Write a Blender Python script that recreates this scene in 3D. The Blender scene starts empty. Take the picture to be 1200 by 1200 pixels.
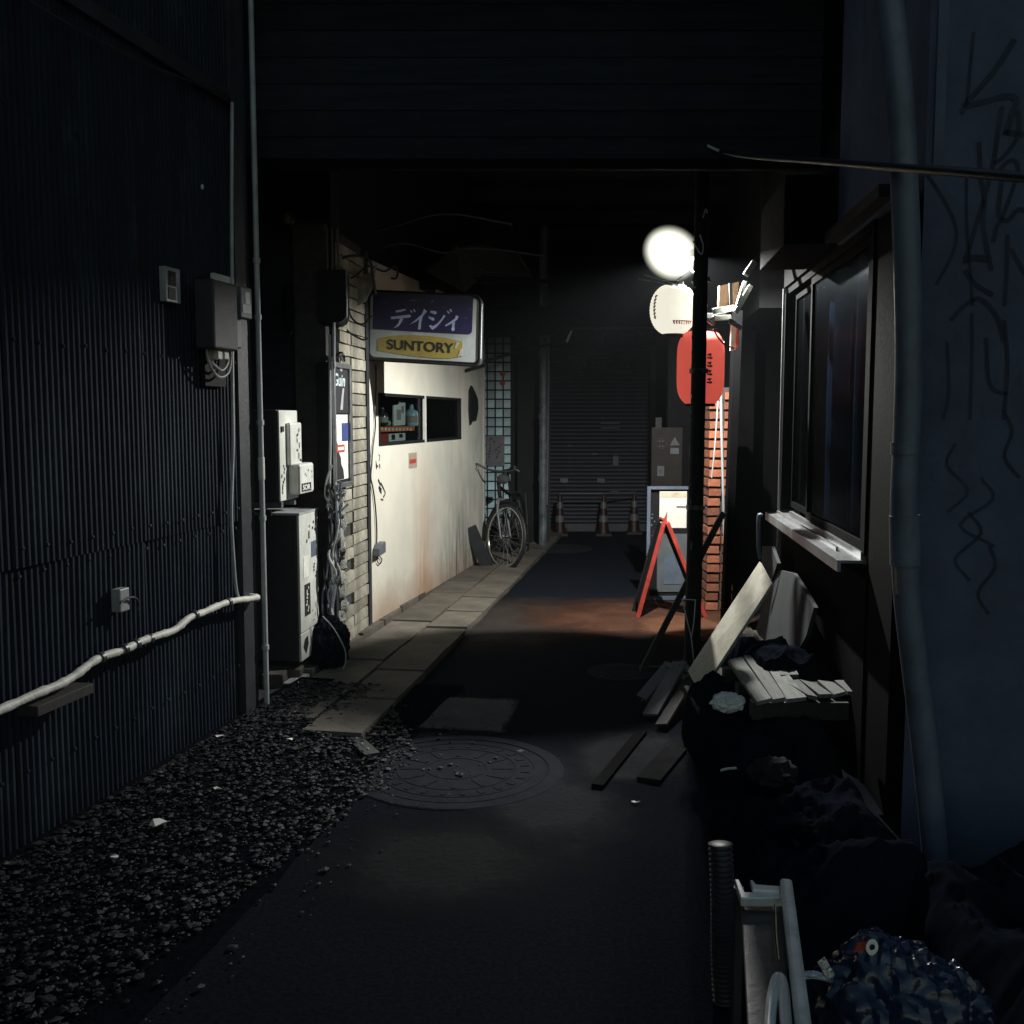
import bpy, math, random
from mathutils import Vector, Matrix, noise
random.seed(7)
V = Vector
R = math.radians
scene = bpy.context.scene
COL = scene.collection

# ------------------------------------------------------------------ camera
F = 1200.0                    # focal length in pixels of the 1200 px photograph
HOR = 488.0                   # horizon row
CAMH = 1.5
TH = math.atan((600 - HOR) / F)
cam_d = bpy.data.cameras.new('camera')
cam = bpy.data.objects.new('camera', cam_d)
COL.objects.link(cam)
cam.location = (0, 0, CAMH)
cam.rotation_euler = (math.pi / 2 - TH, 0, 0)
cam_d.sensor_width = 36
cam_d.lens = 36.0
cam_d.clip_start = 0.05
cam_d.clip_end = 300
scene.camera = cam

# ------------------------------------------------------------------ night sky and exposure
world = bpy.data.worlds.new('World')
scene.world = world
world.use_nodes = True
wn = world.node_tree
bg = wn.nodes['Background']
sky = wn.nodes.new('ShaderNodeTexSky')
sky.sky_type = 'NISHITA'
sky.sun_disc = False
sky.sun_elevation = R(5)
sky.sun_rotation = R(0)
wn.links.new(sky.outputs[0], bg.inputs[0])
bg.inputs[1].default_value = 0.15
scene.view_settings.view_transform = 'Standard'
scene.view_settings.look = 'None'
scene.view_settings.exposure = 0
scene.view_settings.gamma = 1
scene.view_settings.use_curve_mapping = False
scene.cycles.max_bounces = 6
scene.cycles.transparent_max_bounces = 12
scene.cycles.volume_bounces = 0
LAMP_W = 520.0
HAZE_D = 0.0009

# ------------------------------------------------------------------ pixel helpers (photo pixel -> place in the world)
def ray(px, py):
    a, b = (px - 600) / F, (600 - py) / F
    return V((a, math.cos(TH) + b * math.sin(TH), -math.sin(TH) + b * math.cos(TH)))
def at(px, py, Y):
    d = ray(px, py); t = Y / d.y
    return V((d.x * t, Y, CAMH + d.z * t))
def gnd(px, py, z=0.0):
    d = ray(px, py); t = (z - CAMH) / d.z
    return V((d.x * t, d.y * t, z))

class Frame:
    """a local frame: x along, y outwards, z up"""
    def __init__(s, o, ex, ey, ez=(0, 0, 1)):
        s.o = V(o); s.ex = V(ex).normalized(); s.ey = V(ey).normalized(); s.ez = V(ez).normalized()
    def pt(s, x, y, z):
        return s.o + s.ex * x + s.ey * y + s.ez * z
    def hit(s, px, py, off=0.0):
        c = V((0, 0, CAMH)); d = ray(px, py)
        t = (s.o + s.ey * off - c).dot(s.ey) / d.dot(s.ey)
        return c + d * t
    def uz(s, px, py, off=0.0):
        p = s.hit(px, py, off) - s.o
        return p.dot(s.ex), p.dot(s.ez)

def leftwall(o, deg):
    a = R(deg); return Frame(o, (math.sin(a), math.cos(a), 0), (math.cos(a), -math.sin(a), 0))
def rightwall(o, deg):
    a = R(deg); return Frame(o, (math.sin(a), math.cos(a), 0), (-math.cos(a), math.sin(a), 0))
ID = Frame((0, 0, 0), (1, 0, 0), (0, 1, 0))

# ------------------------------------------------------------------ mesh builder
class MB:
    def __init__(s): s.v = []; s.f = []
    def add(s, vs, fs):
        n = len(s.v); s.v += [V(p) for p in vs]; s.f += [tuple(i + n for i in f) for f in fs]; return s
    def hexa(s, p):       # 4 bottom ccw, 4 top ccw
        return s.add(p, [(3, 2, 1, 0), (4, 5, 6, 7), (0, 1, 5, 4), (1, 2, 6, 5), (2, 3, 7, 6), (3, 0, 4, 7)])
    def fbox(s, fr, x0, x1, y0, y1, z0, z1):
        return s.hexa([fr.pt(x, y, z) for z in (z0, z1) for x, y in ((x0, y0), (x1, y0), (x1, y1), (x0, y1))])
    def box(s, c, d):
        c = V(c); return s.fbox(Frame(c, (1, 0, 0), (0, 1, 0)), -d[0]/2, d[0]/2, -d[1]/2, d[1]/2, -d[2]/2, d[2]/2)
    def beam(s, a, b, w, h, up=(0, 0, 1)):
        a, b = V(a), V(b); x = (b - a); L = x.length; x.normalize()
        y = V(up).cross(x)
        if y.length < 1e-4: y = V((0, 1, 0)).cross(x)
        y.normalize(); z = x.cross(y)
        return s.fbox(Frame(a, x, y, z), 0, L, -w/2, w/2, -h/2, h/2)
    def prism(s, poly, vec):
        n = len(poly); vec = V(vec); a = [V(p) for p in poly]
        fs = [tuple(range(n)), tuple(range(2*n-1, n-1, -1))]
        fs += [(i, i + n, (i+1) % n + n, (i+1) % n) for i in range(n)]
        return s.add(a + [p + vec for p in a], fs)
    def tube(s, pts, r, n=8, cap=True):
        pts = [V(p) for p in pts]; m = len(pts)
        rr = r if isinstance(r, (list, tuple)) else [r] * m
        t = [(pts[min(i+1, m-1)] - pts[max(i-1, 0)]).normalized() for i in range(m)]
        u = t[0].orthogonal().normalized(); vs = []
        for i in range(m):
            u = u - t[i] * u.dot(t[i]); u.normalize(); w = t[i].cross(u)
            for k in range(n):
                a = 2 * math.pi * k / n
                vs.append(pts[i] + (u * math.cos(a) + w * math.sin(a)) * rr[i])
        fs = [(i*n+k, i*n+(k+1) % n, (i+1)*n+(k+1) % n, (i+1)*n+k) for i in range(m-1) for k in range(n)]
        if cap: fs += [tuple(range(n-1, -1, -1)), tuple(range((m-1)*n, m*n))]
        return s.add(vs, fs)
    def lathe(s, prof, fr=ID, n=24):      # prof: (radius, height) along fr.ez
        vs = []; m = len(prof)
        for r, z in prof:
            for k in range(n):
                a = 2 * math.pi * k / n
                vs.append(fr.pt(r * math.cos(a), r * math.sin(a), z))
        fs = [(i*n+k, i*n+(k+1) % n, (i+1)*n+(k+1) % n, (i+1)*n+k) for i in range(m-1) for k in range(n)]
        if prof[0][0] > 1e-5: fs.append(tuple(range(n-1, -1, -1)))
        if prof[-1][0] > 1e-5: fs.append(tuple(range((m-1)*n, m*n)))
        return s.add(vs, fs)
    def torus(s, fr, Rr, r, n=32, k=8, a0=0, a1=2*math.pi):
        full = abs(a1 - a0 - 2*math.pi) < 1e-6
        m = n if full else n + 1; vs = []
        for i in range(m):
            a = a0 + (a1 - a0) * i / n
            for j in range(k):
                b = 2 * math.pi * j / k; q = Rr + r * math.cos(b)
                vs.append(fr.pt(q * math.cos(a), q * math.sin(a), r * math.sin(b)))
        fs = [(i*k+j, ((i+1) % m)*k+j, ((i+1) % m)*k+(j+1) % k, i*k+(j+1) % k)
              for i in range(n if full else n) for j in range(k)]
        return s.add(vs, fs)
    def ribbon(s, pts, w, nrm, th=0.002):   # painted stroke: flat strip with its own small thickness
        pts = [V(p) for p in pts]; nrm = V(nrm).normalized(); m = len(pts); vs = []
        ww = w if isinstance(w, (list, tuple)) else [w] * m
        for i in range(m):
            t = (pts[min(i+1, m-1)] - pts[max(i-1, 0)]).normalized(); b = t.cross(nrm).normalized() * ww[i] / 2
            vs += [pts[i] + b + nrm * th, pts[i] - b + nrm * th]
        return s.add(vs, [(2*i, 2*i+1, 2*i+3, 2*i+2) for i in range(m-1)])
    def blob(s, c, rad, amp=0.25, fq=4.0, nu=20, nv=12, seed=0, flat=None, fold=0):
        c = V(c); vs = []; 
        for j in range(nv + 1):
            ph = math.pi * j / nv
            for i in range(nu):
                a = 2 * math.pi * i / nu
                d = V((math.sin(ph) * math.cos(a), math.sin(ph) * math.sin(a), math.cos(ph)))
                q = 1 + amp * noise.noise(d * fq + V((seed, seed * 2.1, 0))) + amp * .5 * noise.noise(d * fq * 2.6 + V((seed, 5, 3)))
                if fold:
                    e1 = V((d.x * 2.2 + seed, d.y * 2.2, d.z * 1.1)); w = e1 + noise.noise_vector(e1 * 1.3) * .6
                    q += fold * (.35 - abs(noise.noise(w * 1.6))) + fold * .38 * (.3 - abs(noise.noise(w * 2.9))) + fold * .09 * (.3 - abs(noise.noise(w * 6.1)))
                p = V((d.x * rad[0], d.y * rad[1], d.z * rad[2])) * q
                if flat is not None and p.z < flat: p.z = flat
                vs.append(c + p)
        fs = [(j*nu+i, (j+1)*nu+i, (j+1)*nu+(i+1) % nu, j*nu+(i+1) % nu) for j in range(nv) for i in range(nu)]
        return s.add(vs, fs)
    def mesh(s, name, m, smooth=False, org=None):
        me = bpy.data.meshes.new(name)
        vs = [tuple(p - org) for p in s.v] if org is not None else [tuple(p) for p in s.v]
        me.from_pydata(vs, [], s.f); me.validate(); me.update()
        if m: me.materials.append(m)
        if smooth:
            me.polygons.foreach_set('use_smooth', [True] * len(me.polygons))
            me.set_sharp_from_angle(angle=R(40))
        return me

def root_org(o):
    while o.parent: o = o.parent
    return o.location.copy() if o.type == 'EMPTY' or o.get('_org') else V((0, 0, 0))
def obj(name, mb, m, parent=None, smooth=False, bevel=0, label=None):
    org = root_org(parent) if parent else None
    o = bpy.data.objects.new(name, mb.mesh(name, m, smooth, org)); COL.objects.link(o)
    if parent: o.parent = parent
    if bevel:
        b = o.modifiers.new('bevel', 'BEVEL'); b.width = bevel; b.segments = 2; b.limit_method = 'ANGLE'; b.angle_limit = R(40)
    if label: o['label'] = label
    return o
def tag(o, label, cat, group=None, kind=None):
    if label: o['label'] = label
    if cat: o['category'] = cat
    if group: o['group'] = group
    if kind: o['kind'] = kind
    return o
def thing(name, label, cat, loc=(0, 0, 0), group=None):
    o = bpy.data.objects.new(name, None); COL.objects.link(o); o.location = V(loc); o.empty_display_size = .1
    return tag(o, label, cat, group)
def one(name, mb, m, label, cat, group=None, smooth=False, bevel=0):
    """a thing that is one mesh, its origin at its base"""
    c = sum(mb.v, V((0, 0, 0))) / len(mb.v); c.z = min(p.z for p in mb.v)
    o = bpy.data.objects.new(name, mb.mesh(name, m, smooth, c)); COL.objects.link(o); o.location = c; o['_org'] = 1
    if bevel:
        b = o.modifiers.new('bevel', 'BEVEL'); b.width = bevel; b.segments = 2; b.limit_method = 'ANGLE'; b.angle_limit = R(40)
    return tag(o, label, cat, group)
def struct(name, mb, m, smooth=False):
    o = obj(name, mb, m, None, smooth); o['kind'] = 'structure'; return o
def piece(name, me, parent, loc, rot=(0, 0, 0), scale=(1, 1, 1)):
    o = bpy.data.objects.new(name, me); COL.objects.link(o); o.parent = parent
    o.location = V(loc) - root_org(parent); o.rotation_euler = rot; o.scale = scale
    return o
def copy_tree(o, parent=None):
    c = o.copy(); COL.objects.link(c); c.parent = parent
    for ch in list(o.children): copy_tree(ch, c)
    return c
def spline(pts, n=8):
    pts = [V(p) for p in pts]; out = []
    q = [pts[0]*2 - pts[1]] + pts + [pts[-1]*2 - pts[-2]]
    for i in range(1, len(q) - 2):
        for k in range(n):
            t = k / n; a, b, c, d = q[i-1], q[i], q[i+1], q[i+2]
            out.append(.5 * ((2*b) + (c-a)*t + (2*a-5*b+4*c-d)*t*t + (3*b-a-3*c+d)*t*t*t))
    return out + [pts[-1]]

# ------------------------------------------------------------------ materials
class NT:
    def __init__(s, name):
        s.m = bpy.data.materials.new(name); s.m.use_nodes = True; s.t = s.m.node_tree
        s.t.nodes.clear(); s.out = s.t.nodes.new('ShaderNodeOutputMaterial')
    def n(s, typ, **kw):
        x = s.t.nodes.new(typ)
        for k, v in kw.items(): setattr(x, k, v)
        return x
    def put(s, sock, v):
        if isinstance(v, bpy.types.NodeSocket): s.t.links.new(v, sock)
        elif v is not None: sock.default_value = v
    def math(s, op, a, b=None, clamp=False):
        x = s.n('ShaderNodeMath', operation=op, use_clamp=clamp); s.put(x.inputs[0], a); s.put(x.inputs[1], b); return x.outputs[0]
    def coord(s, scale=(1, 1, 1)):
        tc = s.n('ShaderNodeTexCoord'); mp = s.n('ShaderNodeMapping'); s.t.links.new(tc.outputs['Object'], mp.inputs[0])
        mp.inputs['Scale'].default_value = scale; return mp.outputs[0]
    def noise(s, vec, scale, detail=6, rough=.6):
        x = s.n('ShaderNodeTexNoise'); s.put(x.inputs['Vector'], vec); x.inputs['Scale'].default_value = scale
        x.inputs['Detail'].default_value = detail; x.inputs['Roughness'].default_value = rough; return x.outputs['Fac']
    def ramp(s, fac, lo, hi):
        x = s.n('ShaderNodeMapRange'); s.put(x.inputs[0], fac); x.inputs[1].default_value = lo; x.inputs[2].default_value = hi
        x.clamp = True; return x.outputs[0]
    def mix(s, fac, a, b, mode='MIX'):
        x = s.n('ShaderNodeMix', data_type='RGBA', blend_type=mode); s.put(x.inputs[0], fac)
        for k, v in ((6, a), (7, b)): s.put(x.inputs[k], (*v, 1) if isinstance(v, (tuple, list)) and len(v) == 3 else v)
        return x.outputs[2]
    def bsdf(s, col, rough, metal=0, spec=.5, bump=None, bstr=.3, bdist=.01):
        p = s.n('ShaderNodeBsdfPrincipled')
        s.put(p.inputs['Base Color'], (*col, 1) if isinstance(col, tuple) and len(col) == 3 else col)
        s.put(p.inputs['Roughness'], rough); p.inputs['Metallic'].default_value = metal; p.inputs['Specular IOR Level'].default_value = spec
        if bump is not None:
            b = s.n('ShaderNodeBump'); b.inputs['Strength'].default_value = bstr; b.inputs['Distance'].default_value = bdist
            s.put(b.inputs['Height'], bump); s.t.links.new(b.outputs[0], p.inputs['Normal'])
        s.t.links.new(p.outputs[0], s.out.inputs[0]); s.p = p; return p

def mat(name, col, rough=.7, var=.45, scale=9, bump=.25, bd=.006, metal=0, spec=.5, stretch=(1, 1, 1), rnd=0.0, dirt=None, dirt_amt=.6, dirt_scale=2.5):
    t = NT(name); c = t.coord(stretch)
    f = t.noise(c, scale, 7); f2 = t.noise(c, scale * 6, 4)
    k = t.math('ADD', t.math('MULTIPLY', t.ramp(f, .25, .75), 1.0), t.math('MULTIPLY', f2, .3))
    lo = tuple(x * (1 - var) for x in col); hi = tuple(min(1, x * (1 + var * .6)) for x in col)
    cc = t.mix(t.ramp(k, .1, 1.1), lo, hi)
    if rnd:
        oi = t.n('ShaderNodeObjectInfo'); g = t.ramp(oi.outputs['Random'], 0, 1)
        v = t.math('ADD', t.math('MULTIPLY', g, 2 * rnd), 1 - rnd)
        hs = t.n('ShaderNodeHueSaturation'); t.put(hs.inputs['Color'], cc); t.put(hs.inputs['Value'], v); cc = hs.outputs[0]
    if dirt:
        d = t.ramp(t.noise(t.coord((1, 1, .35)), dirt_scale, 8, .68), .5, .68)
        cc = t.mix(t.math('MULTIPLY', d, dirt_amt), cc, dirt)
    rr = t.math('ADD', t.math('MULTIPLY', f2, .25), rough - .12, True)
    t.bsdf(cc, rr, metal, spec, t.math('ADD', f2, t.math('MULTIPLY', f, .6)) if bump else None, bump, bd)
    return t.m

def flat(name, col, rough=.6):
    return mat(name, col, rough, .2, 30, .08, .002)
def emit_mat(name, col, strength, diff, rough=.8, bands=0):
    t = NT(name); c = t.coord()
    p = t.bsdf(diff, rough, 0, .2, t.noise(c, 30), .15, .003)
    p.inputs['Emission Color'].default_value = (*col, 1); p.inputs['Emission Strength'].default_value = strength
    return t.m
def glass(name, tint=(.85, .9, .9), refl=.12, rough=.05):
    t = NT(name); a = t.n('ShaderNodeBsdfTransparent'); a.inputs[0].default_value = (*tint, 1)
    g = t.n('ShaderNodeBsdfGlossy'); g.inputs['Roughness'].default_value = rough; g.inputs[0].default_value = (.8, .85, .9, 1)
    fr = t.n('ShaderNodeLayerWeight'); fr.inputs[0].default_value = .12
    k = t.math('ADD', t.math('MULTIPLY', fr.outputs['Fresnel'], .04), refl, True)
    m = t.n('ShaderNodeMixShader'); t.put(m.inputs[0], k); t.t.links.new(a.outputs[0], m.inputs[1]); t.t.links.new(g.outputs[0], m.inputs[2])
    t.t.links.new(m.outputs[0], t.out.inputs[0]); return t.m

M = {}
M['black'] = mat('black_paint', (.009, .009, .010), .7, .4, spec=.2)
M['wetwood'] = mat('wet_dark_wood', (.016, .016, .017), .95, .5, 8, .5, spec=.05)
M['void'] = mat('unlit_black', (.004, .004, .0045), .9, .3, spec=.05)  # near-black that keeps parts close to the lamp looking unlit
M['soot'] = mat('sooty_boards', (.02, .024, .031), .9, .5, 5, .4, .006, spec=.1, stretch=(.6, 6, 6), rnd=.25, dirt=(.03, .03, .03))
M['blackwood'] = mat('black_wood', (.02, .018, .017), .75, .5, 6, .4, .006, stretch=(6, 6, .7))
M['darkwall'] = mat('dark_plaster', (.022, .022, .027), .85, .5, 5, .4)
M['darkmetal'] = mat('dark_metal', (.03, .033, .038), .42, .4, 8, .2, spec=.6)
M['corr'] = mat('navy_corrugated_steel', (.013, .020, .033), .62, .6, 3, .12, .004, spec=.15, stretch=(3, 3, .5), dirt=(.05, .07, .085), dirt_amt=.5, dirt_scale=5)  # paler streaks: scratches, and highlights on the ribs put into the colour
M['pipewhite'] = mat('white_tape_wrap', (.62, .60, .54), .55, .35, 14, .4, .006, dirt=(.25, .23, .2), dirt_amt=.5, dirt_scale=9)
M['pvc'] = mat('grey_pvc', (.36, .38, .39), .4, .3, 10, .08, dirt=(.12, .12, .12))
M['pvcdark'] = mat('blue_grey_pvc', (.10, .125, .17), .5, .35, 7, .1, dirt=(.03, .036, .046), dirt_amt=.8, dirt_scale=4)
M['whitemetal'] = mat('white_enamel', (.62, .63, .58), .38, .25, 6, .06, dirt=(.3, .27, .22), dirt_amt=.5)
M['greymetal'] = mat('grey_enamel', (.10, .11, .12), .5, .3, 8, .1)
M['unitside'] = mat('shaded_unit_panel', (.03, .03, .034), .6, .3, 8, .1)
M['alu'] = mat('aluminium', (.40, .41, .42), .32, .25, 20, .1, .002, metal=.8, dirt=(.2, .2, .2), dirt_amt=.6, dirt_scale=6)
M['chrome'] = mat('chrome', (.75, .75, .73), .14, .15, 30, .04, .001, metal=1)
M['rubber'] = mat('black_rubber', (.012, .012, .013), .6, .3, 20, .1)
M['cable'] = mat('black_cable', (.012, .012, .014), .45, .2, 20, .05)
M['greycable'] = mat('grey_cable', (.38, .38, .36), .5, .3, 20, .05)
M['tile'] = mat('pale_brick_tile', (.30, .28, .225), .75, .4, 14, .4, .006, rnd=.35, dirt=(.08, .075, .06), dirt_amt=.7, dirt_scale=5)
M['mortar'] = mat('mortar', (.05, .048, .045), .9, .5, 25, .6, .01)
M['palemortar'] = mat('broken_mortar', (.30, .30, .27), .9, .5, 18, .8, .02, dirt=(.06, .06, .055), dirt_amt=.7, dirt_scale=8)
M['brick'] = mat('orange_brick', (.27, .088, .042), .8, .4, 16, .5, .006, rnd=.4, dirt=(.1, .05, .035), dirt_amt=.55, dirt_scale=7)
M['asphalt'] = mat('asphalt', (.0115, .0145, .022), 1.0, .7, 70, .8, .01, spec=.03, dirt=(.015, .0165, .022), dirt_amt=.6, dirt_scale=.8)
M['asphaltpatch'] = mat('worn_asphalt', (.024, .022, .021), .95, .5, 40, .8, .01, spec=.15, dirt=(.03, .03, .03), dirt_amt=.6, dirt_scale=1.5)
M['concrete'] = mat('concrete', (.115, .10, .08), .92, .4, 12, .5, .008, rnd=.2, dirt=(.02, .02, .018), dirt_amt=.7, dirt_scale=3)
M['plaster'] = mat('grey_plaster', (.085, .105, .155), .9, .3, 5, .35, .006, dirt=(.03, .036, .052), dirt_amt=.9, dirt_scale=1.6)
M['iron'] = mat('cast_iron', (.017, .02, .026), .95, .4, 20, .4, .004, spec=.08, dirt=(.025, .025, .025))
M['wood'] = mat('grey_weathered_wood', (.19, .195, .18), .8, .45, 8, .5, .006, rnd=.2, stretch=(9, .9, 9), dirt=(.09, .09, .08), dirt_amt=.6, dirt_scale=5)
M['plank'] = mat('pale_board', (.50, .47, .39), .7, .25, 10, .25, .003, stretch=(2, 2, 2), dirt=(.2, .18, .15), dirt_amt=.45, dirt_scale=6)
M['brownwood'] = mat('brown_wood', (.28, .17, .10), .7, .5, 6, .4, .005, stretch=(8, 8, .8))
M['darkwood'] = mat('dark_wood', (.03, .026, .024), .75, .5, 6, .4, .005, stretch=(8, 8, .8))
M['slate'] = mat('grey_cement_sheet', (.024, .029, .032), .85, .35, 6, .3, .006, dirt=(.03, .03, .03), dirt_amt=.6)
M['tarp'] = mat('dark_tarpaulin', (.008, .0105, .016), 1.1, .4, 40, .1, .003, spec=0)
M['bag'] = mat('dark_blue_plastic', (.016, .024, .055), .2, .4, 30, .15, .004, spec=.6)
M['whitebag'] = mat('white_plastic_bag', (.66, .68, .66), .4, .2, 20, .4, .01)
M['paper'] = flat('white_paper', (.72, .71, .64))
M['paperdim'] = flat('old_paper', (.35, .28, .22))
M['ink'] = flat('black_ink', (.015, .015, .018))
M['redink'] = flat('red_ink', (.40, .05, .03))
M['blueink'] = flat('blue_ink', (.03, .05, .18))
M['lightblue'] = flat('pale_lettering', (.34, .39, .6), .5)
M['navy'] = mat('navy_sign_print', (.02, .017, .062), .35, .3, 7, .03)
M['yellow'] = mat('yellow_sign_print', (.32, .25, .06), .4, .25, 10, .03, dirt=(.3, .24, .1), dirt_amt=.5, dirt_scale=8)
M['signwhite'] = mat('sign_acrylic', (.40, .43, .43), .35, .3, 5, .03, dirt=(.22, .24, .25), dirt_amt=.6)
M['red'] = mat('red_paint', (.42, .05, .035), .5, .4, 15, .15, dirt=(.15, .03, .02))
M['orange'] = flat('orange_print', (.62, .16, .05))
M['conered'] = mat('cone_orange', (.025, .006, .004), .5, .4, 12, .1)
M['shutter'] = mat('shutter_steel', (.018, .019, .03), .5, .4, 4, .12, .003, spec=.5, stretch=(1, 1, 1), dirt=(.012, .012, .017))
M['fade'] = flat('faded_white_paint', (.09, .105, .12))
M['terracotta'] = mat('terracotta_paving', (.10, .042, .024), .92, .5, 14, .6, .008, dirt=(.04, .025, .02), dirt_amt=.75, dirt_scale=2.2)
M['blackboard'] = mat('blackboard', (.01, .01, .011), .8, .4, spec=.1)
M['curtain'] = mat('blue_grey_cloth', (.07, .09, .13), .9, .4, 7, .3, .01, stretch=(5, 5, .4))
M['bluelid'] = mat('blue_lid', (.10, .13, .22), .5, .3)
M['brownposter'] = mat('brown_poster', (.012, .010, .009), .85, .3, 9, .1, spec=.15)
M['lattglass'] = mat('frosted_pane', (.38, .55, .6), .3, .35, 5, .12, .004, rnd=.3)
M['glass'] = glass('window_glass', (.6, .65, .66), .03)
M['glassdark'] = glass('old_window_glass', (.35, .4, .45), .004, .25)
M['foil'] = mat('crumpled_foil', (.6, .62, .62), .25, .3, 20, .6, .01, metal=.8)
M['bottle'] = mat('dark_bottle', (.03, .035, .03), .12, .3, 9, .02)
M['gravel'] = mat('gravel_stone', (.006, .0075, .0115), .6, 1.0, 45, .4, .004, spec=.3)
M['graffiti'] = mat('graffiti_ink', (.034, .042, .064), .8, .5)
M['glint'] = mat('brushed_bright_steel', (.8, .8, .76), .4, .2, 20, .15, .002, metal=.35, dirt=(.25, .25, .25), dirt_amt=.5, dirt_scale=9)

# ------------------------------------------------------------------ haze is added at the end; the lamp with its own light comes with its builder
# ================================================================== GROUND
g = MB(); g.add([(-40, -20, 0), (40, -20, 0), (40, 60, 0), (-40, 60, 0)], [(0, 1, 2, 3)])
struct('ground', g, M['asphalt'])

LW = leftwall(gnd(300, 840), 11.8)                       # corrugated building, corner at x = 0
pWW = gnd(435, 742); pWE = gnd(548, 672)
WWa = math.degrees(math.atan2(pWE.x - pWW.x, pWE.y - pWW.y))
WW = leftwall(pWW, WWa)                                  # white bar front
TW = leftwall(at(431, 745, 6.95) * 1.0, 6.0); TW.o.z = 0  # tiled wall, runs to -x from here
_a, _b = gnd(981, 660, .9), gnd(897, 602, .9)
RW = rightwall((_a.x, _a.y, 0), math.degrees(math.atan2(_b.x - _a.x, _b.y - _a.y))); RW.o -= RW.ey * .085; SILL = (_b - _a).length
                      # right tavern wall (sill proud of it)
GA = R(127); _c = RW.o + RW.ex * ((3.33 - RW.o.y) / RW.ex.y)
GW = Frame((_c.x + .0, 3.33, 0), (math.sin(GA), math.cos(GA), 0), (math.cos(GA), -math.sin(GA), 0))
if GW.ey.dot(V((0, 0, 0)) - GW.o) < 0: GW.ey = -GW.ey
PV = leftwall(gnd(490, 805), 9.2)                        # pavement edge

# worn surfacing of the lane; two patches carry painted lamplight
def sheet(name, pts, z, m):
    b = MB(); b.add([(p.x, p.y, z) for p in pts], [tuple(range(len(pts)))]); return struct(name, b, m)
def wob(pts, amp=.03, n=5, seed=0):
    out = []
    for i, p in enumerate(pts):
        q = pts[(i + 1) % len(pts)]
        for k in range(n):
            r = p.lerp(q, k / n); out.append(r + V((noise.noise(r * 3 + V((seed, 0, 0))), noise.noise(r * 3 + V((0, seed, 9))), 0)) * amp)
    return out
def blended(name, c, rx, ry, rot, z, col, rough=.95, seed=0, soft=.45, amp=.9, dark=.45, square=False):
    """a worn patch of surfacing whose edge breaks up into the asphalt"""
    t = NT(name + '_surface'); tc = t.n('ShaderNodeTexCoord').outputs['Object']
    mp = t.n('ShaderNodeMapping'); t.put(mp.inputs[0], tc); mp.inputs['Rotation'].default_value = (0, 0, -rot); 
    m2 = t.n('ShaderNodeMapping'); t.put(m2.inputs[0], mp.outputs[0]); m2.inputs['Scale'].default_value = (1 / rx, 1 / ry, 0)
    ln = t.n('ShaderNodeVectorMath', operation='LENGTH'); t.put(ln.inputs[0], m2.outputs[0])
    if square:
        ab = t.n('ShaderNodeVectorMath', operation='ABSOLUTE'); t.put(ab.inputs[0], m2.outputs[0]); sp = t.n('ShaderNodeSeparateXYZ'); t.put(sp.inputs[0], ab.outputs[0])
        base_d = t.math('MAXIMUM', sp.outputs[0], sp.outputs[1])
    else: base_d = ln.outputs['Value']
    off = t.n('ShaderNodeMapping'); t.put(off.inputs[0], tc); off.inputs['Location'].default_value = (seed, seed * 1.7, 0)
    n1 = t.noise(off.outputs[0], 2.2, 8, .7); n2 = t.noise(off.outputs[0], 38, 5, .6); n3 = t.noise(off.outputs[0], 6, 6, .65)
    dist = t.math('ADD', base_d, t.math('MULTIPLY', t.math('SUBTRACT', n1, .5), amp))
    dist = t.math('ADD', dist, t.math('MULTIPLY', t.math('SUBTRACT', n2, .5), .35))
    al = t.ramp(dist, .78 + soft / 2, .78 - soft / 2)
    k = t.math('MULTIPLY', t.ramp(n3, .3, .7), t.ramp(n2, .1, .8))
    cc = t.mix(k, tuple(x * dark for x in col), col)
    p = t.bsdf(cc, rough, 0, .15, t.math('ADD', n2, n3), .8, .01); t.put(p.inputs['Alpha'], al)
    b = MB(); n = 24; cr, sr = math.cos(rot), math.sin(rot)
    b.v = [V((1.5 * (rx * math.cos(q) * cr - ry * math.sin(q) * sr), 1.5 * (rx * math.cos(q) * sr + ry * math.sin(q) * cr), 0)) for q in [2 * math.pi * i / n for i in range(n)]]
    b.f = [tuple(range(n))]; o = struct(name, b, t.m); o.location = (c.x, c.y, z); return o
blended('lamplit_road', gnd(600, 728), .85, 1.15, -.15, .003, (.05, .041, .036), seed=3)  # the lamplight's spread over the road is put into this brown patch
blended('road_patch', gnd(540, 836), .33, .36, -.15, .004, (.13, .135, .14), seed=7, soft=.12, amp=.3, square=True)
blended('warm_pool_paving', gnd(752, 724), .95, .85, 0, .005, (.12, .052, .030), seed=5, soft=.6, amp=1.1, dark=.35)  # orange paving, with the warm pool of light put into its colour
blended('entrance_step', gnd(800, 734), .42, .5, 0, .0065, (.17, .075, .042), seed=9, soft=.25, amp=.5, dark=.5)
blended('concrete_patch', gnd(738, 885), .30, .45, -.25, .004, (.026, .029, .034), seed=12, soft=.4, amp=1.1, dark=.3)
blended('oil_stain', gnd(520, 1010), .5, .4, 0, .003, (.008, .009, .012), seed=15, soft=.7, amp=1.2)
blended('oil_stain', gnd(640, 930), .35, .6, .3, .0035, (.013, .015, .02), seed=18, soft=.6, amp=1.4)

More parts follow.
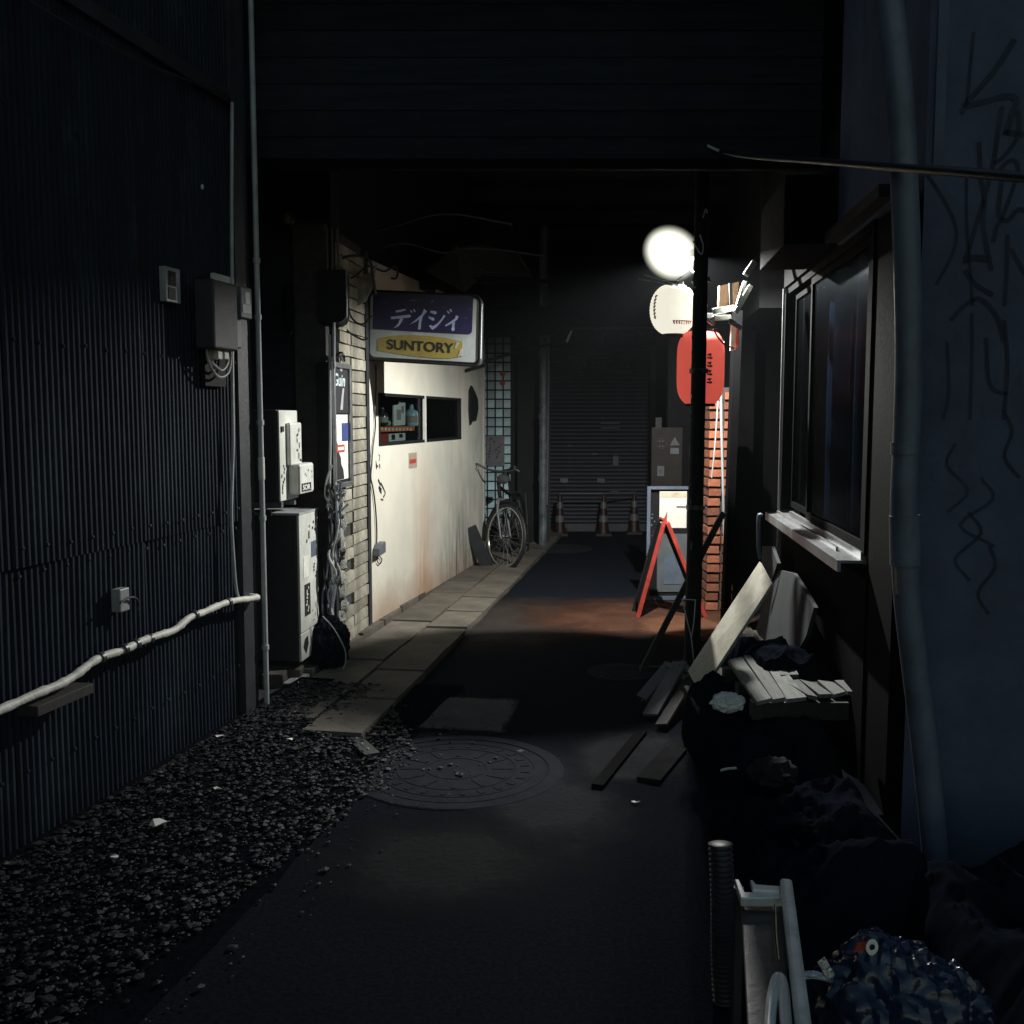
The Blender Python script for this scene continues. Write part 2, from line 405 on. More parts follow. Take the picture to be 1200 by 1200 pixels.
# pavement of slabs beside the white bar
pav = thing('pavement', None, None, PV.pt(0, 0, 0)); pav['kind'] = 'structure'
b = MB(); b.fbox(PV, -.95, 8.5, -.86, -.012, 0.0, .018); obj('pavement_base', b, M['mortar'], pav)
slab = MB(); slab.box((0, 0, 0), (.285, .575, .05)); slab_me = slab.mesh('paving_slab', M['concrete'])
ledge = MB(); ledge.box((0, 0, 0), (.17, .46, .07)); ledge_me = ledge.mesh('paving_slab', M['concrete'])
rot = -R(9.2)
for i in range(15):
    u = -.7 + i * .6
    for j, (w, me) in enumerate(((-.155, slab_me), (-.455, slab_me))):
        piece('paving_slab', me, pav, PV.pt(u + (.18 if j else 0), w, .02 + random.uniform(-.006, .006)),
              (random.uniform(-.012, .012), random.uniform(-.012, .012), rot + random.uniform(-.012, .012)))
for i in range(15):
    piece('kerb_stone', ledge_me, pav, PV.pt(.25 + i * .49, -.71, .035 + random.uniform(-.008, .008)),
          (random.uniform(-.02, .02), random.uniform(-.02, .02), rot + random.uniform(-.03, .03)))

# gravel along the corrugated wall
gb = MB()
for i in range(13000):
    y = 1.0 + 4.5 * random.random() ** .8
    base = LW.o + LW.ex * ((y - LW.o.y) / LW.ex.y)
    width = (.45 + .12 * y if y < 4.4 else .98 - (y - 4.4) * .5) * (1.35 if random.random() < .07 else 1)
    x = base.x + .03 + width * random.random() ** 1.3
    s = random.choice((.004, .005, .006, .008, .009, .015)) * random.uniform(.7, 1.2)
    a = random.random() * 6.28; ca, sa = math.cos(a), math.sin(a)
    st = V((random.uniform(.7, 1.5), random.uniform(.6, 1.1), random.uniform(.4, .9))) * s
    dx = x - base.x; hz = .055 * max(0, 1 - dx / .92) + .006
    c = V((x, y, hz + st.z * .4))
    vs = []
    for d in ((1, 0, .2), (.35, .95, .5), (-.8, .45, .3), (-.5, -.85, .55), (.55, -.75, .1)):
        p = V((d[0] * st.x, d[1] * st.y, d[2] * st.z)); vs.append(c + V((p.x * ca - p.y * sa, p.x * sa + p.y * ca, p.z)))
    vs += [c + V((st.x * random.uniform(-.3, .3), st.y * random.uniform(-.3, .3), st.z * .75)), c - V((0, 0, st.z))]
    gb.add(vs, [(k, (k + 1) % 5, 5) for k in range(5)] + [((k + 1) % 5, k, 6) for k in range(5)])
o = obj('gravel', gb, M['gravel']); o['kind'] = 'stuff'
bed = MB(); nb = 26
for i in range(nb):
    y = .6 + 5.0 * i / (nb - 1); base = LW.o + LW.ex * ((y - LW.o.y) / LW.ex.y)
    for k, (dx, z) in enumerate(((-.02, .055), (.3, .035), (.6, .015), (.9, .003))):
        bed.v.append(V((base.x + dx + .04 * noise.noise(V((y * 3, k, 0))), y, z)))
bed.f += [(i*4+k, i*4+k+1, (i+1)*4+k+1, (i+1)*4+k) for i in range(nb-1) for k in range(3)]
struct('gravel_bed', bed, mat('gravel_soil', (.006, .007, .0095), 1.1, .6, 40, .6, .01, spec=0))

for i, (px, py, sz, lab) in enumerate(((187, 967, .035, 'white torn paper scrap lying on the gravel, the largest of the scraps'),
        (257, 864, .022, 'small white scrap on the gravel close to the foot of the corrugated wall'),
        (340, 867, .016, 'tiny pale scrap at the edge of the gravel near the pavement slabs'),
        (254, 925, .016, 'crooked pale scrap in the middle of the gravel strip'),
        (135, 1005, .016, 'dim scrap on the gravel nearest the camera'),
        (744, 941, .016, 'small white scrap on the asphalt in front of the broken crate'))):
    c = gnd(px, py, .055 if px < 400 else .006); b = MB(); n = 7
    pts = [c + V((math.cos(6.28 * k / n) * sz * random.uniform(.6, 1.3), math.sin(6.28 * k / n) * sz * random.uniform(.4, .8), random.uniform(0, .5) * sz)) for k in range(n)]
    b.prism(pts, (0, 0, .002)); one('paper_scrap', b, M['paper'], lab, 'litter', 'paper scraps on the ground')

def manhole(px, py, r, label, ribs=True):
    c = gnd(px, py, 0); fr = Frame(c, (1, 0, 0), (0, 1, 0))
    t = thing('manhole_cover', label, 'manhole cover', c)
    b = MB(); b.lathe([(r * .86, .003), (r * .86, .006), (r * .985, .006), (r, .002)], fr, 48); obj('ring', b, M['iron'], t)
    b = MB(); b.lathe([(0.0001, .005), (r * .84, .005), (r * .845, .001)], fr, 48); obj('lid', b, M['iron'], t)
    b = MB()
    for rr in (.28, .55, .72): b.torus(Frame(c + V((0, 0, .0045)), (1, 0, 0), (0, 1, 0)), r * rr, .0028, 40, 6)
    if ribs:
        for k in range(12):
            a = k * math.pi / 6; d = V((math.cos(a), math.sin(a), 0))
            b.beam(c + d * r * .33 + V((0, 0, .006)), c + d * r * .52 + V((0, 0, .006)), r * .045, .003)
        for k in range(24):
            a = (k + .5) * math.pi / 12; d = V((math.cos(a), math.sin(a), 0))
            b.beam(c + d * r * .6 + V((0, 0, .006)), c + d * r * .68 + V((0, 0, .006)), r * .05, .003)
    obj('raised_pattern', b, M['iron'], t)
    b = MB()
    for k in range(2):
        a = .7 + k * math.pi; d = V((math.cos(a), math.sin(a), 0)); b.beam(c + d * r * .75 + V((0, 0, .005)), c + d * r * .81 + V((0, 0, .005)), r * .06, .003)
    obj('lift_slot', b, M['ink'], t)
manhole(535, 902, .46, 'large round iron manhole cover in the middle of the dark lane')
manhole(728, 788, .205, 'small double ringed manhole cover beside the black pole', False)
manhole(655, 643, .39, 'faint far manhole cover between the bicycle and the traffic cones')

# drain grate with shining studs
dg_a, dg_b = gnd(405, 854, .03), gnd(431, 877, .03)
t = thing('drain_grate', 'short dark drain grate with a row of five shining studs by the gravel', 'drain grate', gnd(418, 866))
b = MB(); b.beam(dg_a - (dg_b - dg_a) * .2 + V((0, 0, -.014)), dg_b + (dg_b - dg_a) * .2 + V((0, 0, -.014)), .07, .02); obj('grate_bar', b, M['darkmetal'], t)
sm = MB().lathe([(.0001, .006), (.004, .005), (.006, 0)], ID, 8).mesh('stud', M['whitemetal'])
for k in range(5): piece('stud', sm, t, dg_a.lerp(dg_b, k / 4) + V((0, 0, -.003)))

# ================================================================== LEFT: CORRUGATED BUILDING
t = thing('corrugated_building', 'dark navy building clad in upright corrugated steel sheets along the gravel', 'building', LW.pt(0, 0, 0))
b = MB(); b.fbox(LW, -7, .0, -2.6, -.05, 0, 4.6); obj('wall_core', b, M['black'], t)
def corr_mesh(w, h, pitch=.032, dep=.011):
    m = MB(); n = int(round(w / pitch)); xs = []
    for i in range(n):
        for fx, d in ((0, 0), (.12, 0), (.3, 1), (.62, 1), (.8, 0)): xs.append(((i + fx) * pitch, d * dep))
    xs.append((n * pitch, 0)); zs = [0, h * .33, h * .66, h]
    for z in zs:
        for x, d in xs: m.v.append(LW.ex * x + LW.ey * (d + .008 * noise.noise(V((x * 2.3, z * 1.4, h)))) + V((0, 0, z)))
    k = len(xs); m.f += [(j*k+i, j*k+i+1, (j+1)*k+i+1, (j+1)*k+i) for j in range(len(zs)-1) for i in range(k-1)]
    return m.mesh('corrugated_sheet', M['corr'])
c_lo, c_hi = corr_mesh(.8, 1.03), corr_mesh(.8, 3.6)
for i in range(8):
    u = -.125 - .8 * (i + 1)
    piece('corrugated_sheet', c_lo, t, LW.pt(u, -.03 + (i % 2) * .005, .02), (0, random.uniform(-.003, .003), 0))
    piece('corrugated_sheet', c_hi, t, LW.pt(u, -.012 + (i % 2) * .005, 1.0), (0, random.uniform(-.002, .002), 0))
b = MB()
for zz in (.3, .97, 1.06, 1.75, 2.5, 3.3):
    for k in range(52):
        p0 = LW.pt(-.15 - k * .128, .006 if zz > 1.0 else -.012, zz + random.uniform(-.006, .006)); b.lathe([(.008, 0), (.007, .006), (.0001, .008)], Frame(p0, LW.ex, (0, 0, 1), LW.ey), 6)
o = obj('screw_head', b, M['corr'], t); o['kind'] = 'stuff'
b = MB(); b.fbox(LW, -.125, .012, -.06, .012, 0, 4.6); obj('corner_trim', b, M['darkmetal'], t)
b = MB(); b.fbox(LW, -7, -.126, .004, .022, 2.93, 2.99); obj('wall_batten', b, M['darkmetal'], t)

def wtube(fr, pts, off): return [fr.hit(x, y, off) for x, y in pts]
# downpipe at the corner
u0 = .03
t = thing('downpipe', 'slim grey downpipe running down the corner of the corrugated building', 'pipe', LW.pt(u0, .045, 0))
b = MB(); b.tube([LW.pt(u0, .045, z) for z in (0.0, 1, 2, 3, 4.5)], .0135, 12); obj('pipe', b, M['pvc'], t, True)
b = MB()
for z in (.35, 1.47, 1.0, 2.25, 1.98): b.tube([LW.pt(u0, .045, z - .012), LW.pt(u0, .045, z + .012)], .018, 12)
obj('clip', b, M['pvc'], t, True)
b = MB(); b.tube([LW.pt(u0, .045, 1.19), LW.pt(u0, .045, 1.30)], .0165, 12); obj('coupling', b, M['whitemetal'], t, True)

# conduit
t = thing('conduit', 'thin pale conduit hanging down the corrugated wall below the black meter box', 'conduit', LW.hit(276, 700, .03))
p = spline(wtube(LW, [(272, 120), (271.5, 240), (272, 330), (272, 420), (273, 520), (271, 600), (274, 660), (277, 692), (282, 706)], .04), 5)
b = MB(); b.tube(p, .0085, 8); obj('tube', b, M['pvc'], t, True)
b = MB(); p = spline(wtube(LW, [(-60, -60), (45, 8), (130, 55), (215, 92), (262, 108), (272, 122)], .035), 6); b.tube(p, .006, 6); obj('cable', b, M['cable'], t, True)

# white wrapped pipe along the wall
t = thing('wrapped_pipe', 'long white tape wrapped pipe sagging along the foot of the corrugated wall', 'pipe', LW.hit(150, 770, .06))
pp = [(-60, 856), (0, 832), (45, 812), (70, 802), (90, 790), (108, 776), (125, 768), (145, 762), (165, 752), (185, 745), (205, 738), (222, 724), (240, 717), (258, 709), (275, 704), (292, 702), (302, 700)]
p = spline(wtube(LW, pp, .06), 5); rr = [.0155 + .0025 * math.sin(i * 1.9) * math.sin(i * .7) for i in range(len(p))]
b = MB(); b.tube(p, rr, 12); obj('pipe', b, M['pipewhite'], t, True)
pe = LW.hit(301, 701, .06); b = MB(); b.tube([pe, pe + LW.ex * .02 - LW.ey * .01, pe + LW.ex * .03 - LW.ey * .05, pe + LW.ex * .03 - LW.ey * .14], .017, 12); obj('elbow', b, M['pipewhite'], t, True)
for k, (x, y) in enumerate(((159, 755), (145, 761), (118, 771), (228, 721), (267, 706), (175, 749))):
    c = LW.hit(x, y, .06); d = (LW.hit(x + 4, y - 2, .06) - LW.hit(x - 4, y + 2, .06)).normalized()
    b = MB(); b.tube([c - d * .009, c + d * .009], .0215, 12); b.tube([c, c - LW.ey * .07 + V((0, 0, -.01))], .004, 6)
    obj('clamp', b, M['darkmetal'], t, True)

# meter boxes
t = thing('meter_box', 'black electricity meter box with looping grey cables on the corrugated wall', 'electric meter', LW.hit(265, 405, 0))
def wallbox(fr, x0, y0, x1, y1, o0, o1, mb=None):
    mb = mb or MB(); (ua, za), (ub, zb) = fr.uz(x0, y1, o1), fr.uz(x1, y0, o1)
    return mb.fbox(fr, min(ua, ub), max(ua, ub), o0, o1, min(za, zb), max(za, zb))
obj('back_board', wallbox(LW, 252, 326, 275, 336, .012, .035), M['whitemetal'], t, bevel=.004)
obj('case', wallbox(LW, 252, 334, 278, 408, .036, .13), M['unitside'], t, bevel=.008)
obj('back_plate', wallbox(LW, 241, 330, 262, 452, .01, .03), M['black'], t)
for x in (256, 263.5):
    obj('fuse_holder', wallbox(LW, x, 410, x + 5, 421, .06, .1), M['whitemetal'], t, bevel=.004)
for dx, yy in ((0, 442), (5, 434)):
    b = MB(); b.tube(spline(wtube(LW, [(242 + dx * .7, 405), (244 + dx * .6, 422), (252 + dx * .3, yy - 4), (260, yy), (268 - dx * .4, yy - 6), (271 - dx * .7, 420), (270 - dx, 406)], .07), 6), .006, 6); obj('cable_loop', b, M['greycable'], t, True)
obj('side_box', wallbox(LW, 273, 375, 283, 407, .04, .1), M['greymetal'], t, bevel=.006)
t = thing('small_meter', 'small grey meter with a bright window fixed beside the black meter box', 'electric meter', LW.hit(290, 372, 0))
obj('case', wallbox(LW, 283, 338, 295, 372, .012, .10), M['greymetal'], t, bevel=.006)
obj('window', wallbox(LW, 288, 343, 292.5, 356, .10, .104), M['paper'], t)
obj('dial', wallbox(LW, 285, 358, 294, 366, .10, .103), M['pvc'], t)
t = thing('switch_plate', 'pale framed switch plate with two dark windows high on the corrugated wall', 'switch box', LW.hit(203, 354, 0))
b = wallbox(LW, 195, 316, 211, 353, .0, .03); obj('plate', b, M['pvc'], t, bevel=.003)
obj('window', wallbox(LW, 198, 319, 206, 334, .03, .033), M['ink'], t); obj('window', wallbox(LW, 198, 338, 206, 350, .03, .033), M['ink'], t)
t = thing('wall_outlet', 'small pale wall outlet with a dark hooked cord low on the corrugated wall', 'outlet', LW.hit(147, 718, 0))
obj('cover', wallbox(LW, 141.5, 688, 151.5, 718, .0, .04), M['pvc'], t, bevel=.004)
b = MB(); b.tube(spline(wtube(LW, [(141, 707), (146, 703), (152, 700), (159, 701), (162.5, 708), (162, 716)], .055), 6), .0045, 6); obj('cord', b, M['cable'], t, True)
b = wallbox(LW, 44, 800, 108, 816, .0, .012); obj2 = one('ledge_board', wallbox(LW, 44, 812, 110, 828, .012, .09), M['darkwood'], 'narrow dark ledge board jutting out under the white pipe', 'board', bevel=.003)
t = thing('wall_bulb', 'tiny white insulator shining high on the corrugated wall', 'insulator', LW.hit(237, 222, .03))
b = MB(); b.blob(LW.hit(237, 219, .04), (.007, .007, .012), .1, 3, 10, 6); obj('knob', b, M['whitemetal'], t, True)
b = MB(); b.tube([LW.hit(237, 219, .04), LW.hit(237, 219, .0)], .004, 6); obj('pin', b, M['darkmetal'], t)

# ================================================================== LEFT: RECESS WITH MACHINES
rb = thing('recess_building', 'black walled recess between the corrugated building and the tiled wall', 'building', (-1.7, 6.1, 0))
b = MB(); b.box((-2.05, 6.32, 2.3), (1.96, .3, 4.6)); obj('back_wall', b, M['soot'], rb)
b = MB(); b.box((-2.6, 5.6, 2.3), (.3, 1.1, 4.6)); obj('side_wall', b, M['black'], rb)

def unit_frame(px, Y, deg=7):
    c = at(px, 700, Y); return leftwall((c.x, c.y, 0), deg)
# lower cabinet: right-front edge at px 352
CF = unit_frame(352, 5.62)
z = lambda y, Y: at(600, y, Y).z
t = thing('cabinet', 'tall white vending cabinet covered in stickers under the outdoor unit', 'cabinet', CF.pt(.15, -.2, z(772, 5.62)))
zt, zb = z(604, 5.62), z(776, 5.62)
b = MB(); b.fbox(CF, 0, .33, -.42, -.016, zb, zt); obj('body', b, M['unitside'], t, bevel=.006)  # shade on the camera-facing side is put into the dark body colour
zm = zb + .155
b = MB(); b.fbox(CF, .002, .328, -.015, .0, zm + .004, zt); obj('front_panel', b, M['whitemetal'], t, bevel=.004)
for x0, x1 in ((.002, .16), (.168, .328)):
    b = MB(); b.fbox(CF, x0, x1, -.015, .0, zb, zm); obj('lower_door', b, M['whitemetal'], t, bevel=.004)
    b = MB(); cx = (x0 + x1) / 2; zc = (zb + zm) / 2
    b.prism([CF.pt(cx + dx, .0005, zc + dz) for dx, dz in ((-.045, 0), (0, -.045), (.045, .005), (.03, .05), (-.02, .04))], CF.ey * .002); obj('printed_mark', b, M['ink'], t)
b = MB(); b.fbox(CF, -.003, .335, -.425, .003, zt, zt + .012); obj('top_lid', b, M['pvc'], t)
def strokes(fr, name, par, m, cx, cz, w, h, n, off, seed, lw=.006):
    rnd = random.Random(seed); b = MB()
    for k in range(n):
        x, zz = cx + rnd.uniform(-.5, .5) * w, cz + h * ((k + .5) / n - .5)
        a = rnd.uniform(-.4, .4) + rnd.choice((0, 1.4)); l = rnd.uniform(.35, .7) * min(w, h / n * 2)
        p0 = V((x - math.cos(a) * l / 2, zz - math.sin(a) * l / 2)); p1 = V((x + math.cos(a) * l / 2, zz + math.sin(a) * l / 2))
        b.ribbon([fr.pt(p0.x, off, p0.y), fr.pt((p0.x + p1.x) / 2 + .1 * l, off, (p0.y + p1.y) / 2 + .12 * l), fr.pt(p1.x, off, p1.y)], [lw, lw * 1.6, lw * .7], fr.ey, .001)
    return obj(name, b, m, par)
strokes(CF, 'scribble', t, M['ink'], .17, zt - .11, .17, .11, 7, .001, 3, .012)
b = MB(); b.fbox(CF, .2, .29, .0005, .002, zt - .26, zt - .17); obj('sticker', b, M['pvcdark'], t)
b = MB(); b.fbox(CF, .06, .15, .0005, .002, zt - .36, zt - .24); obj('sticker', b, M['paper'], t)
strokes(CF, 'scribble', t, M['ink'], .27, zt - .34, .07, .09, 5, .003, 5, .009)
b = MB(); b.fbox(CF, .07, .17, .0005, .002, zt - .58, zt - .40); obj('sticker', b, M['ink'], t)
strokes(CF, 'sticker_lettering', t, M['paper'], .12, zt - .49, .05, .15, 8, .0032, 9, .008)
strokes(CF, 'scribble', t, M['paperdim'], .23, zt - .6, .15, .2, 7, .001, 12, .006)
# orange corner piece on top
t2 = at(311, 604, 5.62); b = MB(); b.box((t2.x, 5.6, zt + .035), (.008, .1, .07)); b.box((t2.x + .025, 5.55, zt + .02), (.05, .02, .03))
one('orange_bracket', b, M['conered'], 'small orange bracket on the left end of the sticker covered cabinet', 'bracket')
# upper outdoor unit
UF = unit_frame(331, 5.55)
t = thing('outdoor_unit', 'white air conditioner outdoor unit hung above the sticker covered cabinet', 'air conditioner', UF.pt(.1, -.2, z(588, 5.55)))
zt2, zb2 = z(480, 5.55), z(588, 5.55)
b = MB(); b.fbox(UF, 0, .26, -.34, -.012, zb2, zt2); obj('body', b, M['unitside'], t, bevel=.008)  # dark body colour paints the unlit side of the white unit
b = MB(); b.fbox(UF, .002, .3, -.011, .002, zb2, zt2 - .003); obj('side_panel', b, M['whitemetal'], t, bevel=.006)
b = MB(); b.fbox(UF, .1, .29, .0025, .03, zb2 + .19, zt2 - .07); obj('service_cover', b, M['whitemetal'], t, bevel=.01)
b = MB(); b.fbox(UF, .12, .36, .0025, .075, zb2 + .03, zb2 + .2); obj('valve_cover', b, M['whitemetal'], t, bevel=.014)
b = MB(); b.fbox(UF, .135, .30, .0755, .077, zb2 + .045, zb2 + .09); obj('nameplate', b, M['ink'], t)
strokes(UF, 'scribble', t, M['ink'], .05, zb2 + .12, .06, .16, 9, .003, 21, .01)
strokes(UF, 'scribble', t, M['ink'], .23, zb2 + .30, .06, .2, 7, .031, 22, .009)
strokes(UF, 'scribble', t, M['blueink'], .25, zb2 + .14, .16, .05, 5, .0765, 23, .007)
b = MB(); b.fbox(UF, .02, .05, .003, .012, zt2 - .12, zt2 - .09); obj('handle_recess', b, M['ink'], t)
for u in (.03, .24):
    b = MB(); b.beam(UF.pt(u, -.34, zb2 - .02), UF.pt(u, .0, zb2 - .02), .03, .03); b.beam(UF.pt(u, -.34, zb2 - .02), UF.pt(u, -.34, zb2 - .2), .03, .03); obj('bracket', b, M['greymetal'], t)

def text_mesh(s, name, mtl, par, fr, width, height, off, ext=.002, x0=0, z0=0, mirror=False, shear=0, bold=0):
    cu = bpy.data.curves.new('lettering', 'FONT'); cu.body = s; cu.extrude = 0; cu.size = 1; cu.offset = bold; cu.shear = shear
    tmp = bpy.data.objects.new('lettering', cu); COL.objects.link(tmp)
    me0 = bpy.data.meshes.new_from_object(tmp.evaluated_get(bpy.context.evaluated_depsgraph_get()))
    bpy.data.objects.remove(tmp); bpy.data.curves.remove(cu)
    xs = [v.co.x for v in me0.vertices]; ys = [v.co.y for v in me0.vertices]
    ax, bx, ay, by = min(xs), max(xs), min(ys), max(ys)
    b = MB(); b.add([fr.pt(x0 + ((v.co.x - ax) / (bx - ax) if not mirror else (bx - v.co.x) / (bx - ax)) * width, off + ext, z0 + (v.co.y - ay) / (by - ay) * height) for v in me0.vertices],
                    [tuple(p.vertices) for p in me0.polygons])
    bpy.data.meshes.remove(me0)
    return obj(name, b, mtl, par)
bpy.context.view_layer.update()
text_mesh('SOR', 'nameplate_lettering', M['paper'], t, UF, .13, .03, .077, .001, .15, zb2 + .052, bold=.03)

b = MB(); b.box(at(345, 795, 5.7) + V((-.12, .1, .0)), (.34, .36, .14)); b.box(at(335, 800, 5.6) + V((-.05, 0, .02)), (.12, .22, .11))
one('concrete_block', b, M['concrete'], 'rough concrete footing block under the sticker covered cabinet', 'block', bevel=.008)
# white angle piece on the ground
a0, a1 = gnd(338, 806, .02), gnd(370, 784, .02); d = (a1 - a0)
b = MB(); b.beam(a0 + V((0, 0, .022)), a1 + V((0, 0, .022)), .065, .006); nrm = V((0, 0, 1)).cross(d).normalized()
b.beam(a0 - nrm * .036 + V((0, 0, -.002)), a1 - nrm * .036 + V((0, 0, -.002)), .006, .05)
one('metal_angle', b, M['whitemetal'], 'short white metal angle lying on the ground before the cabinet', 'metal offcut')
c = gnd(322, 834); b = MB(); b.lathe([(.0001, .012), (.07, .012), (.078, .008), (.08, 0)], Frame(c + V((0, 0, .004)), (1, 0, 0), (0, 1, 0)), 28)
one('access_lid', b, M['bluelid'], 'small round blue lid set in the ground by the corner downpipe', 'lid')
c = gnd(388, 793); b = MB(); b.lathe([(.0001, .012), (.045, .012), (.05, 0)], Frame(c + V((0, 0, .03)), (1, 0, 0), (0, 1, 0)), 24)
one('round_cover', b, M['pvcdark'], 'small round grey lid under the black bag by the tiled wall', 'lid')

# tall narrow light-boxes high in the recess
BF = Frame(at(406, 378, 6.05), (-1, -.1, 0), (.1, -1, 0))
b = MB(); zz = at(406, 316, 6.05).z - BF.o.z
for poly in ([(0, 0 + .05), (.012, .02), (.04, 0), (.16, 0), (.16, zz), (0, zz)],): b.prism([BF.pt(x, 0, q) for x, q in poly], BF.ey * -.3)
t = thing('side_sign', 'unlit black box sign with a pale edge above the poster case', 'sign', BF.o)
obj('case', b, M['black'], t)
b = MB(); b.tube(spline([BF.pt(-.003, .004, zz), BF.pt(-.003, .004, .06), BF.pt(.01, .004, .018), BF.pt(.04, .004, -.003)], 5), .005, 6); obj('edge_trim', b, M['alu'], t, True)
b = MB()
for k in range(3): b.beam(BF.pt(.05 + .03 * k, -.1, zz), BF.pt(.05 + .03 * k, -.1, zz + .25), .012, .012)
obj('hanger', b, M['darkmetal'], t)
b = MB(); b.blob(at(338, 362, 6.0), (.035, .03, .15), .25, 5, 16, 14, 4); one('hanging_bundle', b, M['tarp'], 'dark hanging bundle with a wet sheen high in the recess', 'bundle', smooth=True)
b = MB(); b.blob(at(336, 255, 6.0), (.05, .04, .06), .4, 6, 16, 10, 8); one('cable_coil', b, M['cable'], 'dark tangle of coiled cable near the top of the recess', 'cable', smooth=True)

# pipes and wires in front of the tiled wall
for pts, r, m, lab in (([(386.5, 392), (386.5, 440), (387, 520), (386, 580)], .008, 'pvc', 'thin pale pipe beside the poster case, left one of a pair'),
                       ([(391.5, 378), (391.5, 425), (392, 432)], .007, 'pvc', 'short pale pipe above the poster case, right one of a pair')):
    b = MB(); b.tube([at(x, y, 6.0) for x, y in pts], r, 8); one('wall_pipe', b, M[m], lab, 'pipe', 'pale pipes by the poster case', True)
t = thing('hose_bundle', 'messy bundle of wrapped hoses and wires hanging below the poster case', 'hoses', at(393, 770, 6.0))
rnd = random.Random(4)
for k in range(9):
    x0 = 386 + rnd.uniform(-1, 12); pts = []
    for y in range(570, 770, 25): pts.append(at(x0 + rnd.uniform(-5, 5) - (y - 570) * .03 + (8 if y > 720 else 0), y + rnd.uniform(-6, 6), 5.98 + rnd.uniform(-.05, .04)))
    b = MB(); b.tube(spline(pts, 5), rnd.choice((.006, .008, .013)), 7); obj('hose', b, M[('cable', 'pvc', 'cable', 'pvcdark', 'greycable')[k % 5]], t, True)
b = MB(); b.tube(spline([at(x, y, 5.95) for x, y in ((389, 545), (383, 562), (381, 580), (386, 590), (392, 600), (398, 588), (404, 575), (396, 580), (388, 595))], 6), .006, 7); obj('hose', b, M['greycable'], t, True)
b = MB()
for k in range(14):
    c = at(392 + rnd.uniform(-7, 11), 585 + rnd.uniform(-12, 22), 5.95); d = V((rnd.uniform(-1, 1), rnd.uniform(-.6, .3), rnd.uniform(-1, 1))) * .03
    b.ribbon([c - d, c + V((.01, -.01, .008)), c + d], .012, V((.4, -1, .4)), .0)
obj('tape_end', b, M['pvc'], t)
t = thing('black_bag', 'black plastic rubbish bag slumped at the foot of the tiled wall', 'bag', gnd(388, 795))
b = MB(); b.blob(at(384, 757, 5.92), (.115, .13, .16), .15, 3, 80, 50, 2, -.155, .35); obj('sack', b, M['tarp'], t, True)
b = MB(); b.tube(spline([at(x, y, 5.82) for x, y in ((378, 722), (390, 735), (400, 752), (405, 765), (404, 780), (397, 788))], 6), .004, 6); obj('string', b, M['greycable'], t, True)

# ================================================================== BAR BUILDING (tiled wall + white front)
bar = thing('bar_building', 'white fronted bar with a tiled pier, small window and dark upper floor', 'building', WW.pt(0, 0, 0))
ten = WW.uz(566, 600)[0]                      # length of the white front
b = MB(); b.fbox(TW, -.86, .0, -.2, -.012, 0, 2.62); obj('tile_bed', b, M['mortar'], bar)
tl = MB(); tl.box((0, 0, 0), (.03, .36, .066)); tile_me = tl.mesh('tile', M['tile'])
th = MB(); th.box((0, 0, 0), (.03, .26, .066)); tile_half = th.mesh('tile', M['tile'])
for k in range(33):
    zc = .10 + k * .0755
    for j, (u, me) in enumerate(((-.19, tile_me), (-.515, tile_half))):
        if j == 1 and .25 < zc < 1.0 and k % 3 == 0: continue
        piece('tile', me, bar, TW.pt(u + random.uniform(-.004, .004), -.006 + random.uniform(-.003, .004), zc), (random.uniform(-.02, .02), 0, -R(6) + random.uniform(-.02, .02)))
b = MB(); b.fbox(TW, -.36, 0, -.05, .014, 0, .06); obj('tile_plinth', b, M['concrete'], bar)
for k in range(12):
    zc = .16 + k * .085; c = TW.pt(-.66 - .03 * math.sin(k * 2.1), .0, zc)
    b = MB(); b.blob(c, (.035, .05, .055), .55, 5, 12, 8, k * 1.7); obj('broken_mortar', b, M['palemortar'], bar, True)
b = MB(); b.fbox(WW, -.06, -.004, -.1, .012, 0, 2.6); obj('door_jamb', b, M['darkmetal'], bar)

# white front material with an orange-brown band, grey mottling and mould streaks
t = NT('stained_white_panel')
tc = t.n('ShaderNodeTexCoord').outputs['Object']
dp = t.n('ShaderNodeVectorMath', operation='DOT_PRODUCT'); t.put(dp.inputs[0], tc); dp.inputs[1].default_value = tuple(WW.ex); U = dp.outputs['Value']
sx = t.n('ShaderNodeSeparateXYZ'); t.put(sx.inputs[0], tc); Z = sx.outputs['Z']
nz = t.noise(tc, 3.0, 7); nf = t.noise(tc, 24, 5); st = t.noise(t.coord((9, 9, .55)), 3, 7, .65)
base = t.mix(t.ramp(nz, .3, .75), (.68, .65, .545), (.55, .535, .47))
mot = t.math('MULTIPLY', t.ramp(t.noise(t.coord((1, 1, .6)), 2.1, 9, .7), .42, .66), t.ramp(U, .3, 2.6))  # greyer towards the far end: the dimmer light there put into the colour
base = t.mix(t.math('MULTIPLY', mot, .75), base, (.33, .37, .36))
uA = WW.uz(497, 620)[0]; uB = WW.uz(538, 620)[0]
def bell(c, w): return t.math('SUBTRACT', 1.0, t.math('MULTIPLY', t.math('ABSOLUTE', t.math('SUBTRACT', U, c)), 1 / w), True)
brown_band = t.math('MULTIPLY', bell(uA, .42), t.math('MULTIPLY', t.ramp(Z, 1.35, .3), t.ramp(st, .28, .62)))
base = t.mix(t.math('MULTIPLY', brown_band, .85), base, (.46, .25, .14))  # orange-brown band, stronger towards the foot
foot = t.math('MULTIPLY', t.ramp(t.math('ADD', Z, t.math('MULTIPLY', nz, -.45)), .12, -.22), .75)
base = t.mix(foot, base, (.30, .17, .10))
mould = t.math('MULTIPLY', bell(uB, .75), t.math('MULTIPLY', t.ramp(Z, .95, .15), t.ramp(st, .44, .56)))
base = t.mix(t.math('MULTIPLY', mould, .9), base, (.05, .055, .05))
